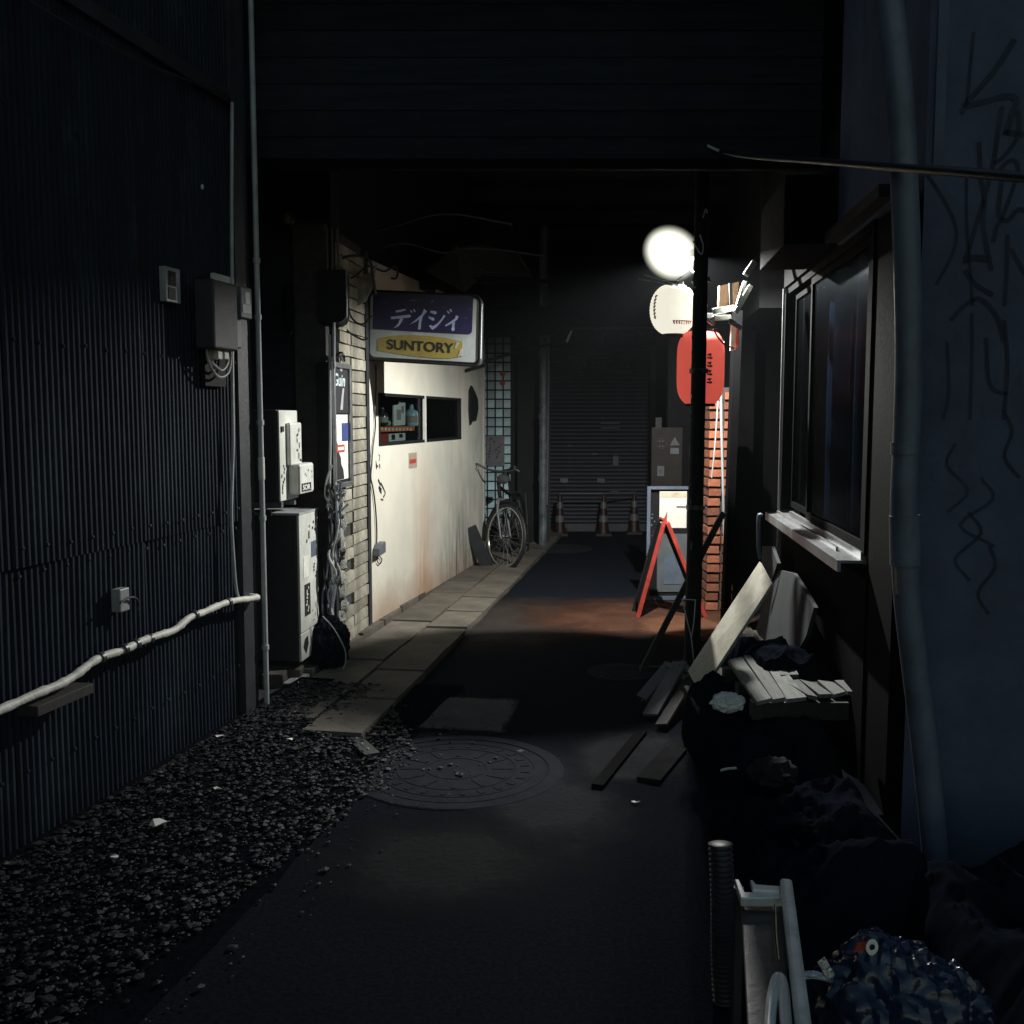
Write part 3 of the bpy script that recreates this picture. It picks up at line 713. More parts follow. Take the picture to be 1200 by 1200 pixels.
scuff = t.ramp(t.noise(tc, 7, 9, .75), .63, .72)
base = t.mix(t.math('MULTIPLY', scuff, .35), base, (.3, .27, .22))
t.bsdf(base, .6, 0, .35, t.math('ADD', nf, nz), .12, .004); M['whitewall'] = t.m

(wu0, wz1), (wu1, _), (_, wz0), (wum, _) = WW.uz(443, 460), WW.uz(540, 468), WW.uz(443, 523), WW.uz(498, 490)
b = MB()
b.fbox(WW, 0, wu0, -.05, 0, .05, 2.56); b.fbox(WW, wu1, ten, -.05, 0, .05, 2.56)
b.fbox(WW, wu0, wu1, -.05, 0, .05, wz0); b.fbox(WW, wu0, wu1, -.05, 0, wz1, 2.56)
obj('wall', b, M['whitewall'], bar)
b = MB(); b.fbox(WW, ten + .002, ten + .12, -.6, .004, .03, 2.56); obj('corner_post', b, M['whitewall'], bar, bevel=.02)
b = MB(); b.fbox(WW, .02, ten, -.045, -.004, 0, .048); obj('plinth', b, M['concrete'], bar)
# window of the bar with items behind it
wf = MB(); fw = .022
wf.fbox(WW, wu0, wu1, -.045, .004, wz1 - fw, wz1); wf.fbox(WW, wu0, wu1, -.045, .004, wz0, wz0 + fw)
wf.fbox(WW, wu0, wu0 + fw * 1.4, -.045, .004, wz0 + fw, wz1 - fw); wf.fbox(WW, wu1 - fw * 1.4, wu1, -.045, .004, wz0 + fw, wz1 - fw)
win = obj('window', wf, M['black'], bar)
b = MB(); b.fbox(WW, wum - .022, wum + .022, -.012, .006, wz0 - .005, wz1 + .01); obj('mullion', b, M['whitemetal'], win)
for a, c in ((wu0 + .03, wum - .03), (wum + .03, wu1 - .03)):
    b = MB(); b.fbox(WW, a, c, -.028, -.022, wz0 + fw, wz1 - fw); obj('pane', b, M['glass'], win)
b = MB()
b.fbox(WW, wu0 - .1, wu1 + .1, -.5, -.48, wz0 - .1, wz1 + .1); b.fbox(WW, wu0 - .1, wu1 + .1, -.48, -.052, wz0 - .03, wz0 - .002)
b.fbox(WW, wu0 - .1, wu1 + .1, -.48, -.052, wz1 + .002, wz1 + .03); b.fbox(WW, wum + .2, wum + .22, -.48, -.052, wz0, wz1)
obj('interior', b, M['black'], bar)
def inwin(x0, y0, x1, y1, o0, o1, mb=None): return wallbox(WW, x0, y0, x1, y1, o0, o1, mb)
us = lambda x: WW.uz(x, 500, -.06)[0]
t = thing('shelf_strip', 'orange printed shelf strip running behind the left pane of the bar window', 'shelf strip', WW.hit(466, 507, -.06))
obj('strip', inwin(444, 499, 486, 506.5, -.066, -.06), M['orange'], t)
b = MB()
for k in range(9): inwin(447 + k * 4.2, 501.5, 449 + k * 4.2, 504.5, -.06, -.0585, b)
obj('print', b, M['paper'], t)
def bottle(px, ytop, ybot, r, m, label):
    c = WW.hit(px, ybot, -.12); h = WW.hit(px, ytop, -.12).z - c.z
    t = thing('bottle', label, 'bottle', c, 'things in the bar window'); fr = Frame(c, (1, 0, 0), (0, 1, 0))
    b = MB(); b.lathe([(r * .9, 0), (r, .01), (r, h * .58), (r * .75, h * .7), (r * .34, h * .78), (r * .32, h * .95)], fr, 16); obj('body', b, m, t, True)
    b = MB(); b.lathe([(r * .38, h * .95), (r * .38, h)], fr, 12); obj('cap', b, M['alu'], t, True)
    b = MB(); b.lathe([(r * 1.01, h * .15), (r * 1.01, h * .48)], fr, 16); obj('label_band', b, M['paperdim'], t, True)
bottle(448, 478, 498, .045, M['bottle'], 'dark bottle at the left end of the bar window')
bottle(453.5, 490, 499, .03, M['foil'], 'small silver topped flask next to the dark bottle in the window')
bottle(482, 474, 499, .06, M['lattglass'], 'clear bluish bottle right of the white paper in the bar window')
t = thing('menu_card', 'tall white printed card standing in the left pane of the bar window', 'card', WW.hit(467, 499, -.09))
b = MB(); b.prism([WW.hit(x, y, -.09) for x, y in ((461.5, 499), (475, 498), (475, 472), (468, 469.5), (468, 474), (461.5, 475))], WW.ey * -.01); obj('card', b, M['paper'], t)
b = MB(); inwin(465, 480, 470, 492, -.09, -.0885, b); inwin(470.5, 476, 473.5, 484, -.09, -.0885, b); obj('print', b, M['paperdim'], t)
one('red_box', inwin(445.5, 508, 455, 519, -.14, -.075), M['redink'], 'red box under the orange strip in the bar window', 'box')
t = thing('white_carton', 'white carton with dark printing under the orange strip in the bar window', 'carton', WW.hit(465, 519, -.08))
obj('carton', inwin(456, 507.5, 475, 517.5, -.15, -.075), M['paper'], t)
b = MB(); inwin(459, 509, 463, 515.5, -.075, -.0735, b); inwin(468, 508.5, 472, 513, -.075, -.0735, b); obj('print', b, M['ink'], t)

# notice, torn plaque, cable with plug, marker scribbles
t = thing('wall_notice', 'small brown and cream notice stuck on the white wall below the bar window', 'notice', WW.hit(484, 548, 0))
obj('card', wallbox(WW, 479.5, 530, 488.5, 549, .001, .004), M['paperdim'], t); obj('printed_band', wallbox(WW, 480.2, 537.5, 487.8, 543.5, .004, .0055), M['redink'], t)
b = MB(); b.prism([WW.hit(x, y, .001) for x, y in ((549.8, 498), (552, 493), (556, 493), (557.8, 484), (558.6, 478), (558, 468), (555, 460), (551, 452), (549, 458), (548.6, 480), (549.2, 490))], WW.ey * .02)
one('torn_plaque', b, M['black'], 'jagged black plaque near the far corner of the white wall', 'plaque')
t = thing('plug_cable', 'black cord with a dangling grey plug down the near edge of the white wall', 'cord', WW.hit(441, 655, .01))
pts = [(440.5, 428), (440.5, 460), (439, 480), (440, 500), (437, 525), (435.5, 545), (434.5, 560), (437, 572), (439.5, 590), (441, 610), (441.5, 630), (440.5, 642)]
b = MB(); b.tube(spline(wtube(WW, pts, .012), 5), .006, 6); obj('cord', b, M['cable'], t, True)
b = MB(); b.prism([WW.hit(x, y, .008) for x, y in ((437, 652), (444.5, 647), (444.5, 634), (440, 637), (437.5, 643))], WW.ey * .05); obj('plug', b, M['greymetal'], t, bevel=.006)
b = MB(); b.tube(spline(wtube(WW, [(443, 650), (442, 657), (445, 661), (447.5, 656), (445, 652)], .012), 6), .004, 6); obj('wire_loop', b, M['cable'], t, True)
b = MB()
for pl, w in (([(441, 546), (443, 546.5)], .012), ([(440.5, 540), (440.6, 548)], .01), ([(443.6, 532), (445, 535), (444, 540)], .01), ([(441, 543), (441.2, 550)], .014), ([(444.6, 543.5), (445, 549)], .018), ([(443, 562), (445.5, 568), (444.5, 574), (447, 578)], .022), ([(446, 566), (449, 572), (451.5, 578), (449, 583)], .018), ([(443.5, 571), (447, 574)], .02), ([(446, 585), (449, 586)], .012)):
    b.ribbon(wtube(WW, pl, 0), w, WW.ey, .0015)
obj('marker_scribble', b, M['ink'], bar)

# upper part of the bar: dark upper floor, pale soffit board, dim awning
b = MB(); b.fbox(WW, -.75, ten + .12, -2.4, -.03, 2.565, 4.6); obj('upper_wall', b, M['black'], bar)
b = MB(); b.fbox(WW, .05, ten + .12, -2.4, -.62, 0, 2.56); obj('back_volume', b, M['black'], bar)
t = thing('awning', 'dim pale sheet awning jutting from the wall above the lit bar sign', 'awning', WW.pt(2.2, 0, 2.5))
b = MB(); q = [at(500, 318, 7.6), at(532, 291, 7.9), at(562, 287, 8.4), at(606, 299, 9.2), at(622, 326, 9.2), at(566, 322, 8.3), at(545, 343, 7.6)]
b.prism(q, (0, .03, .02)); obj('sheet', b, M['slate'], t)
b = MB()
for a, c in ((0, 6), (3, 4), (1, 5), (4, 5)): b = MB(); b.beam(q[a] + V((0, .05, .02)), q[c] + V((0, .05, .02)), .025, .025); obj('rib', b, M['darkmetal'], t)
b = MB(); b.beam(at(545, 328, 7.9), at(640, 330, 9.6), .04, .04); b.beam(at(565, 378, 9.9), at(650, 376, 11.2), .05, .3); obj('valance', b, M['black'], t)
# little vent and cables above the sign
t = thing('wall_vent', 'small dark vent hood on the wall above the bar sign', 'vent', WW.hit(506, 338, .02))
obj('hood', wallbox(WW, 502, 326, 511, 339, .002, .08), M['black'], t, bevel=.01)
t = thing('overhead_cables', 'loose loops of dark cable over the bar sign and tiled wall', 'cables', at(430, 330, 6.7))
for pts, r, Y in (([(372, 318), (390, 308), (410, 300), (432, 304), (437, 325), (440, 345)], .009, 6.4), ([(405, 330), (418, 322), (432, 312), (450, 318), (462, 312), (466, 318), (464, 326), (458, 326)], .007, 6.6),
                  ([(406, 352), (412, 372), (424, 380), (436, 370)], .006, 6.5), ([(400, 378), (410, 390), (425, 398), (431, 396)], .006, 6.5), ([(425, 300), (470, 285), (520, 296), (560, 290), (640, 300)], .006, 7.2),
                  ([(330, 240), (360, 262), (400, 275), (450, 268), (520, 250), (600, 262)], .009, 7.0)):
    b = MB(); b.tube(spline([at(x, y, Y) for x, y in pts], 6), r, 7); obj('cable', b, M['cable'], t, True)
b = MB(); b.tube(spline([at(x, y, 6.45) for x, y in ((441, 310), (438, 325), (440, 332))], 4), .008, 7); obj('cable', b, M['pvc'], t, True)
b = MB(); b.prism([at(x, y, 6.75) for x, y in ((408, 352), (414, 360), (428, 352), (436, 336), (436, 318), (426, 322), (414, 338))], (0, .05, 0))
obj('plaster_patch', b, M['palemortar'], bar)

# ------------------------------------------------------------------ bar sign (projecting box)
SY = 7.0
TLp, TRp, BRp, BLp = at(430, 340, SY), at(563.5, 346.5, SY - .09), at(562.5, 426.5, SY - .09), at(429, 421.5, SY)
SF = Frame(BLp, TRp - TLp, (0, 0, 1)); 
sw = (TRp - TLp).length; sh = (TLp - BLp).length
SF.ez = (TLp - BLp).normalized(); SF.ey = SF.ex.cross(SF.ez).normalized()
if SF.ey.y > 0: SF.ey = -SF.ey
t = thing('bar_sign', 'projecting box sign reading デイジィ and SUNTORY in navy, white and yellow', 'sign', SF.pt(0, -.08, 0))
def rrect(fr, x0, x1, z0, z1, r, y, n=5):
    out = []
    for cx, cz, a0 in ((x1 - r, z1 - r, 0), (x0 + r, z1 - r, 90), (x0 + r, z0 + r, 180), (x1 - r, z0 + r, 270)):
        for k in range(n + 1):
            a = R(a0 + 90 * k / n); out.append(fr.pt(cx + r * math.cos(a), y, cz + r * math.sin(a)))
    return out
b = MB(); b.prism(rrect(SF, 0, sw, 0, sh, .045, -.012), SF.ey * -.13); obj('case', b, M['darkmetal'], t)
b = MB(); b.prism(rrect(SF, .024, sw - .012, .022, sh - .022, .035, -.0118), SF.ey * .0081); obj('face', b, M['signwhite'], t)
b = MB(); b.tube(rrect(SF, 0, sw, 0, sh, .045, -.006) + [rrect(SF, 0, sw, 0, sh, .045, -.006)[0]], .0075, 6); obj('rim', b, M['black'], t, True)
b = MB(); b.tube([SF.pt(sw + .002, -.03, .05), SF.pt(sw + .002, -.03, sh - .05)], .006, 6); obj('side_trim', b, M['pvc'], t, True)
def S(X, Yp, off=0):      # drawing coordinates of the face (1200 x 800 enlargement of the sign) -> point on the face
    s = (X - 22) / 1090; tt = (Yp - (65 + 65 * s)) / (675 - 40 * s)
    return SF.pt(s * sw, -.0038 + off, (1 - tt) * sh)
b = MB(); b.prism([S(x, y) for x, y in ((82, 105), (95, 97), (560, 108), (1015, 130), (1040, 150), (1036, 455), (1012, 478), (560, 462), (80, 440))], SF.ey * .002); obj('navy_panel', b, M['navy'], t)
b = MB(); b.prism([S(x, y) for x, y in ((140, 528), (270, 502), (420, 492), (600, 496), (780, 512), (948, 545), (950, 600), (945, 682), (840, 700), (700, 704), (520, 694), (330, 676), (135, 645))], SF.ey * .002); obj('yellow_panel', b, M['yellow'], t)
b = MB()
for pl in ([(890, 545), (915, 560), (900, 590), (880, 612), (872, 600), (885, 575)], [(925, 620), (945, 610), (944, 670), (905, 684), (915, 655)]): b.prism([S(x, y, .002) for x, y in pl], SF.ey * .001)
obj('peeled_patch', b, M['signwhite'], t)
glyph = [[(300, 262), (395, 245), (400, 258), (350, 275), (305, 280)], [(255, 322), (440, 300), (450, 318), (430, 328), (260, 345)], [(350, 325), (380, 320), (366, 365), (332, 410), (282, 432), (328, 385)],
         [(440, 262), (455, 258), (464, 280), (452, 283)], [(470, 250), (482, 247), (494, 272), (481, 275)],
         [(575, 245), (602, 270), (560, 320), (500, 365), (438, 394), (500, 345), (555, 295)], [(530, 337), (562, 318), (547, 385), (544, 436), (518, 440), (525, 385)],
         [(640, 262), (690, 268), (697, 288), (680, 299), (633, 280)], [(616, 315), (670, 330), (677, 350), (660, 357), (620, 333)],
         [(765, 300), (777, 315), (737, 370), (692, 420), (655, 442), (623, 405), (640, 395), (660, 408), (705, 380), (745, 335)],
         [(790, 268), (800, 262), (822, 285), (811, 293)], [(815, 255), (828, 247), (844, 270), (833, 277)],
         [(880, 306), (905, 316), (892, 345), (850, 377), (783, 408), (778, 396), (830, 365), (870, 335)], [(845, 382), (872, 365), (866, 410), (870, 440), (850, 452), (836, 436), (845, 415)]]
b = MB()
for pl in glyph: b.prism([S(x, y, .002) for x, y in pl], SF.ey * .0015)
obj('katakana_lettering', b, M['lightblue'], t)
b = MB()
for pl in ([(180, 180), (200, 176), (198, 188)], [(645, 168), (668, 165), (640, 195)], [(1000, 240), (1018, 246), (1014, 258)], [(968, 325), (984, 328), (975, 340)], [(440, 165), (500, 160), (500, 168), (442, 173)]): b.prism([S(x, y, .002) for x, y in pl], SF.ey * .001)
obj('worn_print', b, mat('worn_navy', (.12, .12, .28)), t)
LF = Frame(S(222, 632, .002), S(860, 655) - S(222, 632), SF.ey, SF.ez)
text_mesh('SUNTORY', 'latin_lettering', M['ink'], t, LF, (S(868, 655) - S(222, 632)).length, sh * .145, 0, .0012, bold=.022)
b = MB(); p0 = SF.pt(.03, -.07, sh); b.beam(SF.pt(.03, -.07, sh - .01), WW.hit(435, 318, 0), .03, .03); b.beam(SF.pt(.0, -.07, .1), SF.pt(-.08, .05, .1), .025, .025); obj('mounting_arm', b, M['darkmetal'], t)

# ------------------------------------------------------------------ poster case on the tiled wall
PF = leftwall(at(389, 500, 6.02), 6.0); PF.o.z = 0
pu1 = PF.uz(410, 500)[0]; pz0, pz1 = PF.uz(389, 574)[1], PF.uz(389, 424)[1]
t = thing('poster_case', 'tall framed poster case with a pale stout advertisement on the tiled wall', 'poster case', PF.pt(pu1 / 2, 0, pz0))
b = MB(); b.fbox(PF, 0, pu1, -.09, .0, pz0, pz1); obj('back_panel', b, M['black'], t, bevel=.006)
b = MB(); e = .03
for a in ((0, pu1, pz0, pz0 + e), (0, pu1, pz1 - e, pz1), (0, e, pz0 + e, pz1 - e), (pu1 - e * 1.6, pu1, pz0 + e, pz1 - e)): b.fbox(PF, a[0], a[1], .0005, .02, a[2], a[3])
obj('frame', b, M['alu'], t, bevel=.004)
zh = PF.uz(395, 484)[1]; hw = pu1 - e * 2.6
b = MB(); b.fbox(PF, e, pu1 - e * 1.6, .0005, .004, zh, pz1 - e); obj('dark_poster', b, M['ink'], t)
b = MB(); b.fbox(PF, e, pu1 - e * 2.4, .0005, .005, pz0 + e * 1.6, zh - .01); obj('pale_poster', b, M['paper'], t)
text_mesh('Guin', 'script_lettering', mat('pale_cyan_print', (.5, .6, .62)), t, PF, hw * .75, .075, .004, .0015, e * 1.4, zh + .16, bold=.02, shear=.2)
b = MB(); b.prism([PF.pt(x * hw + e, .0045, zh + q) for x, q in ((.42, .02), (.6, .02), (.66, .1), (.72, .15), (.6, .15), (.52, .1))], PF.ey * .0015); b.fbox(PF, e + hw * .45, e + hw * .6, .0045, .006, zh + .25, zh + .36); obj('drink_print', b, M['pvc'], t)
b = MB(); b.fbox(PF, e + hw * .5, e + hw * .95, .0055, .007, zh - .17, zh - .06); obj('blue_print', b, M['blueink'], t)
b = MB(); b.fbox(PF, e + hw * .08, e + hw * .66, .0055, .008, zh - .235, zh - .19); obj('red_print', b, M['redink'], t)
b = MB(); b.fbox(PF, e + hw * .18, e + hw * .58, .0085, .0095, zh - .222, zh - .203); obj('red_print_text', b, M['paper'], t)
b = MB(); pzb = pz0 + e * 1.7
b.prism([PF.pt(e + hw * x, .0055, pzb + q) for x, q in ((.02, .0), (.62, .0), (.55, .06), (.42, .09), (.4, .13), (.28, .16), (.24, .2), (.02, .26))], PF.ey * .0015); obj('dark_print', b, M['ink'], t)
b = MB(); b.tube(spline([PF.pt(.05, -.02, pz1), PF.pt(.1, .03, pz1 + .05), PF.pt(.2, .02, pz1 + .02)], 6), .015, 8); obj('spot_arm', b, M['chrome'], t, True)

# ================================================================== BACK: LATTICE DOOR BUILDING, DRAINPIPE, SHUTTER SHOP
LY = 11.9
lat = thing('lattice_building', 'dark narrow building with a pale blue paned lattice door past the bar', 'building', at(585, 620, LY))
bx = at(645, 500, LY).x
b = MB(); b.box(((bx - 4) / 2 + .0, LY + 1.2, 2.3), (abs(-4 - bx), 2.3, 4.6)); obj('wall', b, M['darkwall'], lat)
LFm = Frame((0, LY + .03, 0), (1, 0, 0), (0, -1, 0))
x0, x1 = at(560, 0, LY).x, at(603, 0, LY).x; zt, zb = at(0, 381, LY).z, .12
dr = MB(); dr.fbox(LFm, x0 - .03, x1 + .03, -.02, -.005, zb, zt); dr = obj('lattice_door', dr, M['black'], lat)
cell = (9.35 / 1200) * LY; nc = int((x1 - x0) / cell)
pm = MB(); pm.box((0, 0, 0), (cell - .017, .02, cell * 1.14 - .017)); pane_me = pm.mesh('pane', M['lattglass'])
nr = int((zt - zb) / (cell * 1.14))
for i in range(nc):
    for j in range(nr):
        piece('pane', pane_me, dr, (x0 + cell * (i + .5), LY + .025 + random.uniform(-.003, .003), zt - cell * 1.14 * (j + .5)), (random.uniform(-.03, .03), 0, random.uniform(-.03, .03)))
b = MB(); b.fbox(LFm, at(606, 0, LY).x, at(625, 0, LY).x, -.03, .12, 0, 4.4); obj('post', b, M['black'], lat, bevel=.01)
t = thing('door_notice', 'old paper notice with brush lettering hung on the lattice door', 'notice', at(581, 546, LY - .02))
NFm = Frame(at(570, 546, LY - .02), (1, 0, 0), (0, -1, 0)); nw = at(592, 0, LY).x - at(570, 0, LY).x; nh = at(0, 511, LY).z - at(0, 546, LY).z
b = MB(); b.fbox(NFm, 0, nw, -.006, 0, 0, nh); obj('sheet', b, mat('dim_notice', (.14, .13, .15)), t)
strokes(NFm, 'brush_lettering', t, M['ink'], nw * .3, nh * .6, nw * .3, nh * .7, 7, .001, 31, .012); strokes(NFm, 'brush_lettering', t, M['ink'], nw * .7, nh * .5, nw * .3, nh * .5, 6, .001, 32, .01)
t = thing('round_stickers', 'pair of dark round stickers on the panes of the lattice door', 'stickers', at(589, 450, LY - .03))
for y in (438, 449): b = MB(); b.lathe([(.0001, .004), (.03, .004), (.03, 0)], Frame(at(589, y, LY - .01), (1, 0, 0), (0, 0, 1), (0, -1, 0)), 16); obj('sticker', b, M['redink'], t)
t = thing('door_plate', 'small white upright plate on the dark post beside the lattice door', 'sign', at(607.5, 396, LY - .1))
b = MB(); b.box(at(607.5, 390, LY - .1), (.025, .01, .14)); obj('plate', b, M['fade'], t)
b = MB(); b.box(at(607.5, 385, LY - .108), (.012, .004, .012)); b.box(at(607.5, 392, LY - .108), (.012, .004, .014)); obj('print', b, M['ink'], t)
# drainpipe
t = thing('drainpipe', 'battered grey drainpipe standing between the lattice door and the shutter', 'pipe', at(636, 620, 11.6))
xp = at(638, 0, 11.6).x
b = MB(); b.tube([(xp, 11.6, 0), (xp, 11.6, 1), (xp + .005, 11.6, 2), (xp, 11.6, 4.4)], .048, 14); obj('pipe', b, mat('flaking_pipe', (.09, .11, .13), .45, .7, 9, .5, .01, dirt=(.3, .34, .34), dirt_amt=.5, dirt_scale=9), t, True)
b = MB()
for zz in (.8, 1.5, 2.2): b.tube([(xp, 11.6, zz - .03), (xp, 11.6, zz + .03)], .056, 14)
obj('collar', b, M['pvcdark'], t, True)
b = MB(); b.box(at(637, 386, 11.5), (.11, .06, .16)); obj('plate', b, M['pvcdark'], t, bevel=.01)
b = MB(); b.tube([at(643, 390, 11.55), at(643, 440, 11.55), at(642, 520, 11.55), at(641, 592, 11.55)], .011, 8); obj('conduit', b, M['alu'], t, True)

SHY = 13.3
shp = thing('shutter_shop', 'closed shop with a dark roller shutter at the end of the lane', 'building', (at(715, 0, SHY).x, SHY, 0))
b = MB(); b.box((1.5, SHY + 1.6, 2.3), (9, 3, 4.6)); obj('wall', b, M['darkwall'], shp)
xa, xb, zt = at(646, 0, SHY).x, at(768, 0, SHY).x, at(0, 405, SHY).z
sl = MB(); n = 6; hh = .052
prof = [(0, .0), (.012, .008), (.022, .012), (.03, .012), (.04, .008), (hh, .0)]
for x in (-.5, .5):
    for zz, d in prof: sl.v.append(V((x, -d, zz)))
sl.f += [(i, i + n, i + n + 1, i + 1) for i in range(n - 1)]
slat_me = sl.mesh('slat', M['shutter'])
sh_ = MB(); sh_.box(((xa + xb) / 2, SHY + .085, zt / 2), (xb - xa, .02, zt)); shut = obj('shutter', sh_, M['black'], shp)
for k in range(int((zt - .1) / hh)):
    o = piece('slat', slat_me, shut, ((xa + xb) / 2, SHY + .07, .1 + k * hh), (random.uniform(-.03, .03), 0, 0), (xb - xa, 1, 1))
b = MB(); b.box(((xa + xb) / 2, SHY + .06, .05), (xb - xa, .035, .1)); obj('bottom_rail', b, M['darkmetal'], shut)
b = MB(); b.box((xa - .03, SHY + .03, zt / 2), (.07, .11, zt)); b.box((xb + .03, SHY + .03, zt / 2), (.07, .11, zt)); obj('guide_rail', b, M['darkmetal'], shut)
b = MB(); b.box(((xa + xb) / 2, SHY + .0, zt + .1), (xb - xa + .3, .25, .2)); obj('shutter_box', b, M['black'], shp)
b = MB(); rnd = random.Random(11)
for y, segs in ((414.5, ((676, 716),)), (419.5, ((667, 716), (727, 737))), (424.5, ((667, 708), (713, 717), (727, 735))), (430, ((668, 697), (700, 723), (728, 736))), (435.5, ((673, 684), (692, 737))), (440, ((678, 682),))):
    for a, c in segs:
        x = a
        while x < c:
            w = rnd.uniform(2.5, 6); b.box(at(min(x + w / 2, c), y + rnd.uniform(-.4, .4), SHY + .052), (w * .0105, .006, .014)); x += w + rnd.uniform(.4, 1.5)
obj('faded_lettering', b, M['fade'], shut)
b = MB()
for x, y, w, h in ((715, 496, 22, 1.2), (715, 501.5, 22, 1.2), (697, 532, 7, 1.5), (668, 522, 5, 1), (678, 578, 9, 1.5), (720, 576, 8, 1)): b.box(at(x, y, SHY + .05), (w * .011, .008, h * .011))
obj('slot', b, M['fade'], shut)
t = thing('lock_plate', 'pale upright lock plate on the lower middle of the dark shutter', 'lock plate', at(722, 546, SHY + .04))
b = MB(); b.box(at(721.5, 540, SHY + .04), (.075, .02, .13)); obj('plate', b, M['fade'], t, bevel=.006); b = MB(); b.box(at(721.5, 534, SHY + .027), (.05, .012, .02)); obj('slit', b, M['ink'], t)
for x, lab in ((661, 'dim small plate on the shutter above the left traffic cone'), (704, 'bright small plate on the shutter above the middle traffic cone')):
    b = MB(); b.box(at(x, 563, SHY + .04), (.1, .02, .05)); b.box(at(x + 1, 565, SHY + .03), (.05, .015, .02)); one('shutter_plate', b, M['fade'] if x > 700 else M['pvcdark'], lab, 'plate')
t = thing('shop_awning', 'faded scalloped awning over the dark roller shutter', 'awning', at(725, 405, 12.7))
aw = MB(); xs0, xs1 = at(655, 0, 12.8).x, at(800, 0, 12.8).x; nn = 60
za, zb_ = at(0, 384, 12.8).z, at(0, 404, 12.6).z
for i in range(nn + 1):
    x = xs0 + (xs1 - xs0) * i / nn; w = .012 * math.sin(i * 1.3)
    aw.v += [V((x, SHY, za + .22)), V((x, 12.75 + w, za)), V((x, 12.72 + w, zb_ + .015 * math.sin(i * 2.1)))]
aw.f += [(i*3+k, (i+1)*3+k, (i+1)*3+k+1, i*3+k+1) for i in range(nn) for k in range(2)]
obj('cloth', aw, mat('awning_cloth', (.022, .025, .033), .85, .6, 6, .3, .01, stretch=(4, 1, 1)), t)
b = MB(); b.tube([(xs0, 12.74, za - .01), (xs1, 12.74, za - .01)], .015, 8); b.prism([at(x, y, 12.6) for x, y in ((662, 401), (665.5, 401), (671, 388), (669, 387))], (0, .03, 0)); obj('rail', b, M['alu'], t)
b = MB(); b.tube(spline([at(x, y, Y) for x, y, Y in ((566, 424, 9.3), (590, 417, 10), (620, 409, 10.8), (650, 403, 11.6), (664, 402, 12.4))], 5), .016, 8)
one('slack_cable', b, M['cable'], 'thick dark cable slung across the lattice door to the awning', 'cable', smooth=True)
# filler buildings either side of the end of the lane
t = thing('side_building', 'unlit black building closing the right end of the lane', 'building', (3.2, 11, 0)); b = MB(); b.box((4.2, 11.0, 2.3), (3.4, 7, 4.6)); obj('wall', b, M['black'], t)

# traffic cones
def cone_proto(c, label):
    t = thing('traffic_cone', label, 'traffic cone', c, 'traffic cones before the shutter'); fr = Frame(c, (1, 0, 0), (0, 1, 0))
    b = MB(); b.box(c + V((0, 0, .018)), (.2, .2, .036)); obj('base', b, M['rubber'], t, bevel=.008)
    b = MB(); b.lathe([(.075, .036), (.02, .52), (.0001, .525)], fr, 18); obj('body', b, M['conered'], t, True)
    for q0, q1 in ((.18, .26), (.35, .43)):
        b = MB(); b.lathe([(.0775 - .1136 * (q0 - .036), q0), (.0775 - .1136 * (q1 - .036), q1)], fr, 18); obj('white_band', b, M['greymetal'], t, True)
    return t
c0 = cone_proto(gnd(656, 628), 'striped traffic cone nearest the drainpipe')
c1 = copy_tree(c0); c1.location = gnd(707, 628); c1['label'] = 'striped traffic cone in front of the middle of the shutter'
c2 = copy_tree(c0); c2.location = gnd(743, 626); c2['label'] = 'striped traffic cone nearest the leaning menu stand'
for a, c, lab in ((c0, c1, 'thin bar linking the left and middle traffic cones'), (c1, c2, 'thin bar linking the middle and right traffic cones')):
    b = MB(); b.tube([a.location + V((0, -.01, .535)), c.location + V((0, -.01, .535))], .011, 8); one('cone_bar', b, M['greymetal'], lab, 'bar', 'bars between the traffic cones', True)

